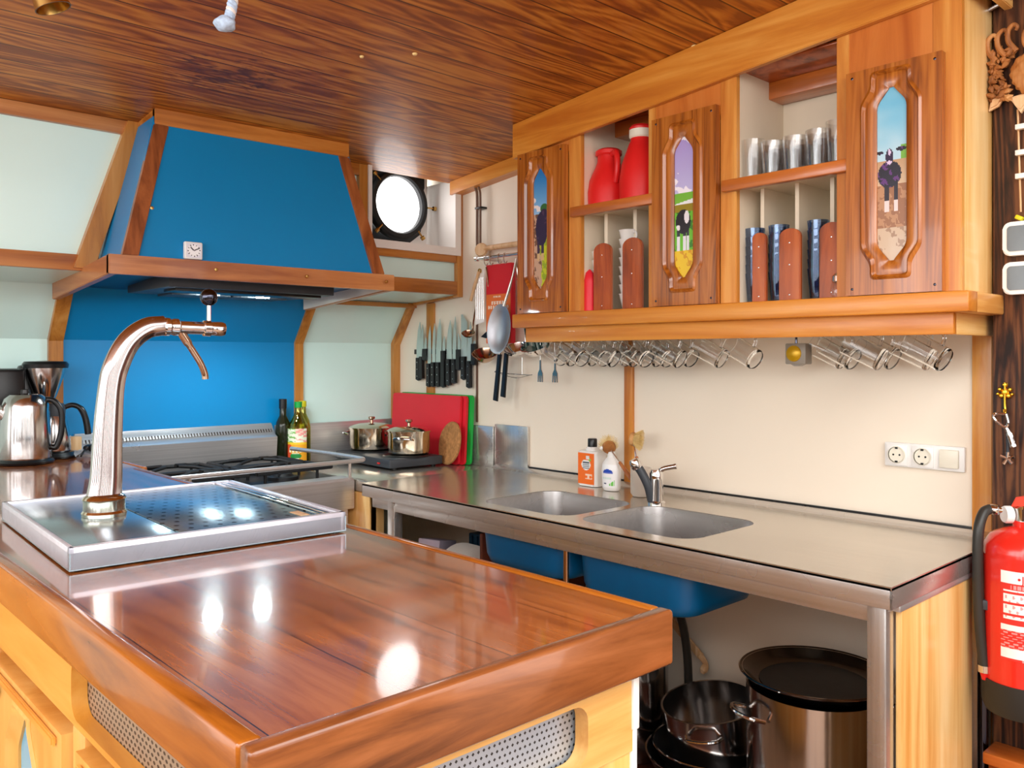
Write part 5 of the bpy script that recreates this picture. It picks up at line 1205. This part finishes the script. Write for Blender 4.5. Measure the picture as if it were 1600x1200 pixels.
def excol(u, v):
    W = (248, 240, 238); Rr = (218, 44, 34); P_ = (240, 150, 150)
    if v > .86: return W
    if v > .79: return P_ if (.12 < u < .9 and math.sin(u*120) > -.5 and .80 < v < .845) else Rr
    if v > .40:
        row = (v-.40)/.39*3.2; fr_ = row % 1
        if u < .30: return ((230, 160, 160) if math.sin(u*70)*math.sin(v*60) > .45 else W) if .08 < fr_ < .85 and u > .03 and row > .55 else Rr
        if .52 < u < .60 and row < .5: return W
        if .36 < u < .97 and .25 < fr_ < .8 and int(fr_*9) % 2 and math.sin(u*90) > -.6: return P_
        return Rr
    if v > .335: return W
    if v > .14: return P_ if (int(v*70) % 2 and math.sin(u*60+int(v*70)*1.7) > -.3) else Rr
    if v > .03: return W
    return P_ if math.sin(u*100) > 0 and u > .25 else Rr
a0 = math.radians(178)
def exm(u, v):
    a = math.radians(164+118*u); return (EX.x+(r+.0006)*math.cos(a), EX.y+(r+.0006)*math.sin(a), .705+.178*v)
bm = B(); grid(bm, exm, 90, 110, excol); lb_ = obj('label', bm, 'label_print', t)
def text_on(fn, txt, size, mat, parent, name='lettering'):
    cu = bpy.data.curves.new('tmp', 'FONT'); cu.body = txt; cu.size = size; cu.extrude = .0002; cu.resolution_u = 3
    ob = bpy.data.objects.new('tmp', cu); C.objects.link(ob)
    dg = bpy.context.evaluated_depsgraph_get(); me = bpy.data.meshes.new_from_object(ob.evaluated_get(dg))
    bpy.data.objects.remove(ob); bpy.data.curves.remove(cu)
    bm = B(); bm.from_mesh(me); bpy.data.meshes.remove(me)
    bmesh.ops.subdivide_edges(bm, edges=[e for e in bm.edges if e.calc_length() > size*.3], cuts=2)
    for v in bm.verts: v.co = Vector(fn(v.co.x, v.co.y, v.co.z))
    return obj(name, bm, mat, parent)
def ext_txt(uo, zo):
    def f(x, y, z):
        a = math.radians(164)+(uo+x)/r; rr_ = r+.001+z
        return (EX.x+rr_*math.cos(a), EX.y+rr_*math.sin(a), zo+y)
    return f
text_on(ext_txt(.030, .8615), '\u2022JI', .021, 'red_plastic', lb_)
# timber box below
t = thing('wooden_bench_box', 'low orange wooden box standing under the fire extinguisher', 'box', (2.03, .4, 0))
pbox('box_body', (1.975, .10, .0), (2.034, .630, .445), 'box_wood', t, .004); pbox('box_lid', (1.955, .10, .447), (2.034, .635, .472), 'box_wood', t, .004)
# brass key hook, opener, corkscrew
XB = 2.033
t = thing('brass_wall_hook', 'small ornate brass hook on the dark timber post', 'hook', (XB, .612, 1.22))
bm = B(); tube(bm, smooth([(XB-.004, .614, 1.255), (XB-.004, .614, 1.21), (XB-.006, .612, 1.195), (XB-.014, .611, 1.19), (XB-.016, .611, 1.198)], 4), .0028, 8)
for dy, dz, s in ((0, .028, .006), (.010, .018, .005), (-.010, .018, .005), (.007, .004, .006), (-.007, .004, .006), (0, .012, .008), (.014, .008, .004), (-.014, .008, .004)):
    lathe(bm, [(0, -.003), (s, -.001), (s*.6, .003), (0, .004)], (XB-.003, .614+dy, 1.222+dz), 12, axis=(-1, 0, 0))
obj('hook_ornament', bm, 'gold_metal', t)
t = thing('bottle_opener', 'silver bottle opener hanging on the brass hook', 'bottle opener', (XB-.01, .605, 1.15))
bm = B(); tube(bm, smooth([(2.012, .606, 1.188), (2.012, .626, 1.187), (2.012, .630, 1.178), (2.012, .610, 1.160), (2.012, .602, 1.168), (2.012, .606, 1.188)], 5), .0035, 8)
tube(bm, smooth([(2.012, .609, 1.162), (2.012, .600, 1.145), (2.012, .594, 1.125), (2.012, .592, 1.118)], 4), [.004]*4+[.006]*6+[.0065]*3, 10, flat=.6); obj('opener_body', bm, 'chrome', t)
t = thing('corkscrew', 'small corkscrew with dark shaft hanging behind the bottle opener', 'corkscrew', (XB-.01, .608, 1.1))
ptube('shaft', [(2.022, .607, 1.145), (2.022, .606, 1.098)], .0032, 'charcoal', t, 8)
bm = B()
for a in (20, 95, 160, 230, 300):
    dd = Vector((0, math.cos(math.radians(a)), math.sin(math.radians(a)))); tube(bm, [Vector((2.02, .606, 1.092)), Vector((2.02, .606, 1.092))+dd*.014], [.003, .0045], 8)
obj('winged_grip', bm, 'chrome', t)
# displays
for z0_, z1_, lb in ((1.527, 1.599, 'upper of two grey panels with white rounded frame on timber post'), (1.444, 1.513, 'lower of two grey panels with white rounded frame on timber post')):
    t = thing('framed_display', lb, 'display', (XB, .56, (z0_+z1_)/2), 0, 'white framed displays on the timber post')
    bm = B(); prism(bm, rrect(.50, .614, z0_, z1_, .014), 'X', 2.014, 2.034, .003); fr_ = obj('display_frame', bm, 'white_plastic', t)
    bm = B(); prism(bm, rrect(.509, .605, z0_+.009, z1_-.009, .007), 'X', 2.0125, 2.0145, .0005); obj('screen', bm, 'screen_grey', t)
t = tag(obj('yellow_cleat', (lambda b: (box(b, (2.018, .577, 1.603), (2.033, .592, 1.612), .002, rot=(.5, 0, 0)), b)[1])(B()), 'yellow_plastic'), 'tiny yellow-green clip above the upper framed display', 'clip')
# conduit
t = thing('metal_conduit', 'thin silver conduit with white clip high on the timber post', 'pipe', (2.03, .6, 2.06))
ptube('conduit_tube', [(2.022, .645, 2.068), (2.018, .50, 2.108)], .0045, 'steel_y', t, 10)
plathe('conduit_clip', [(0, -.006), (.009, -.004), (.009, .004), (0, .006)], (2.022, .612, 2.078), 'white_plastic', t, 12, axis=(0, 1, -.3))
t = thing('peg_string', 'cord with small white clips hanging down the timber post', 'string', (2.02, .585, 1.8))
ptube('cord', [(2.026, .588, 1.84), (2.026, .582, 1.62)], .002, 'pale_wood', t, 6)
for z in (1.80, 1.745, 1.695): pbox('clip', (2.014, .572, z-.005), (2.028, .590, z+.006), 'white_plastic', t, .001)
# carved ornament
t = thing('carved_mask', 'carved wooden ornament with curling horns and leaves on timber post', 'carving', (2.02, .59, 1.93))
bm = B(); bmesh.ops.create_icosphere(bm, subdivisions=4, radius=1.)
for v in bm.verts:
    c = v.co.copy(); k = 1+.10*math.sin(c.y*9+c.z*5)*math.cos(c.z*11)
    v.co = Vector((2.014+c.x*.022*k, .560+c.y*.038*k, 1.912+c.z*.046*k))
obj('mask_face', bm, 'carved_wood', t)
for i, (y, z, s) in enumerate(((.632, 1.985, 1.), (.612, 1.99, 1.05), (.592, 1.996, 1.05), (.562, 1.985, .9))):
    bm = B(); pts = smooth([(2.012, y-.006, z-.035), (2.008, y+.008*s, z-.012), (2.006, y+.008*s, z+.010*s), (2.006, y-.002, z+.020*s), (2.006, y-.009, z+.014*s), (2.008, y-.006, z+.008*s)], 5)
    tube(bm, pts, [.0062*(1-.5*k/len(pts)) for k in range(len(pts))], 10); obj('horn_curl', bm, 'carved_wood', t)
bm = B(); rnd = random.Random(3)
for k in range(90):
    v_ = rnd.random(); z = 1.862+.112*v_; y = .642-.05*rnd.random()*(.6+.8*abs(v_-.5))
    a = rnd.random()*6.28; d = Vector((-.3, math.cos(a), math.sin(a))).normalized(); L0 = .006+rnd.random()*.007
    lathe(bm, [(0, -L0), (L0*.5, -L0*.2), (L0*.4, L0*.4), (0, L0)], (2.022-rnd.random()*.016, min(y, .634), z), 7, axis=d)
obj('leaf_border', bm, 'carved_wood', t)
bm = B(); prism(bm, [(.55, 1.87), (.60, 1.865), (.588, 1.845), (.578, 1.828), (.565, 1.85)], 'X', 2.008, 2.024, .004); prism(bm, [(.605, 1.88), (.636, 1.872), (.642, 1.845), (.622, 1.852)], 'X', 2.012, 2.026, .004); obj('chin_leaf', bm, 'pale_wood', t)
bm = B(); lathe(bm, [(0, -.003), (.008, 0), (0, .003)], (1.994, .552, 1.922), 12, axis=(1, 0, 0)); obj('eye', bm, 'mask_dark', t)

# ================================================================== HANGING FROM THE CEILING
t = thing('brass_ceiling_lamp', 'brass spotlight cone at top left below the ceiling', 'lamp', (.42, 1.62, 2.09))
ax = Vector((.35, -.10, -.92)).normalized(); pc_ = Vector((.388, 1.628, 1.995))
plathe('lamp_shade', [(.012, .0), (.02, .01), (.024, .05), (.030, .085), (.028, .085), (.022, .05), (.012, .012)], pc_, 'brass', t, 32, axis=ax)
ptube('lamp_arm', [pc_, (.388, 1.625, zc(1.625))], .005, 'brass', t, 10); plathe('ceiling_rose', [(0, -.012), (.03, -.01), (.034, 0)], (.388, 1.625, zc(1.625)-.001), 'brass', t, 24)
t = thing('bell_rope', 'blue and white braided rope end with knot hanging from ceiling', 'rope', (.69, 1.5, 2.1))
rp = [(.702, 1.52, zc(1.52)), (.697, 1.51, 2.04), (.689, 1.50, 1.97), (.682, 1.50, 1.935)]
for q, mm_ in ((0, 'rope_blue'), (PI*2/3, 'rope_blue'), (PI*4/3, 'pale_wood')):
    c_ = smooth(rp, 24); n_ = len(c_)
    ptube('rope_strand', [p+Vector((math.cos(q+i*.42)*.0048, math.sin(q+i*.42)*.0048, 0)) for i, p in enumerate(c_)], .0055, mm_ if mm_ == 'rope_blue' else 'white_frame', t, 8)
bm = B(); bmesh.ops.create_icosphere(bm, subdivisions=3, radius=.0195)
for v in bm.verts: v.co = v.co*(1+.10*math.sin(v.co.x*300)*math.cos(v.co.z*260)); v.co.z *= .72; v.co += Vector((.673, 1.498, 1.923))
obj('rope_knot', bm, 'rope_blue', t, ang=180)
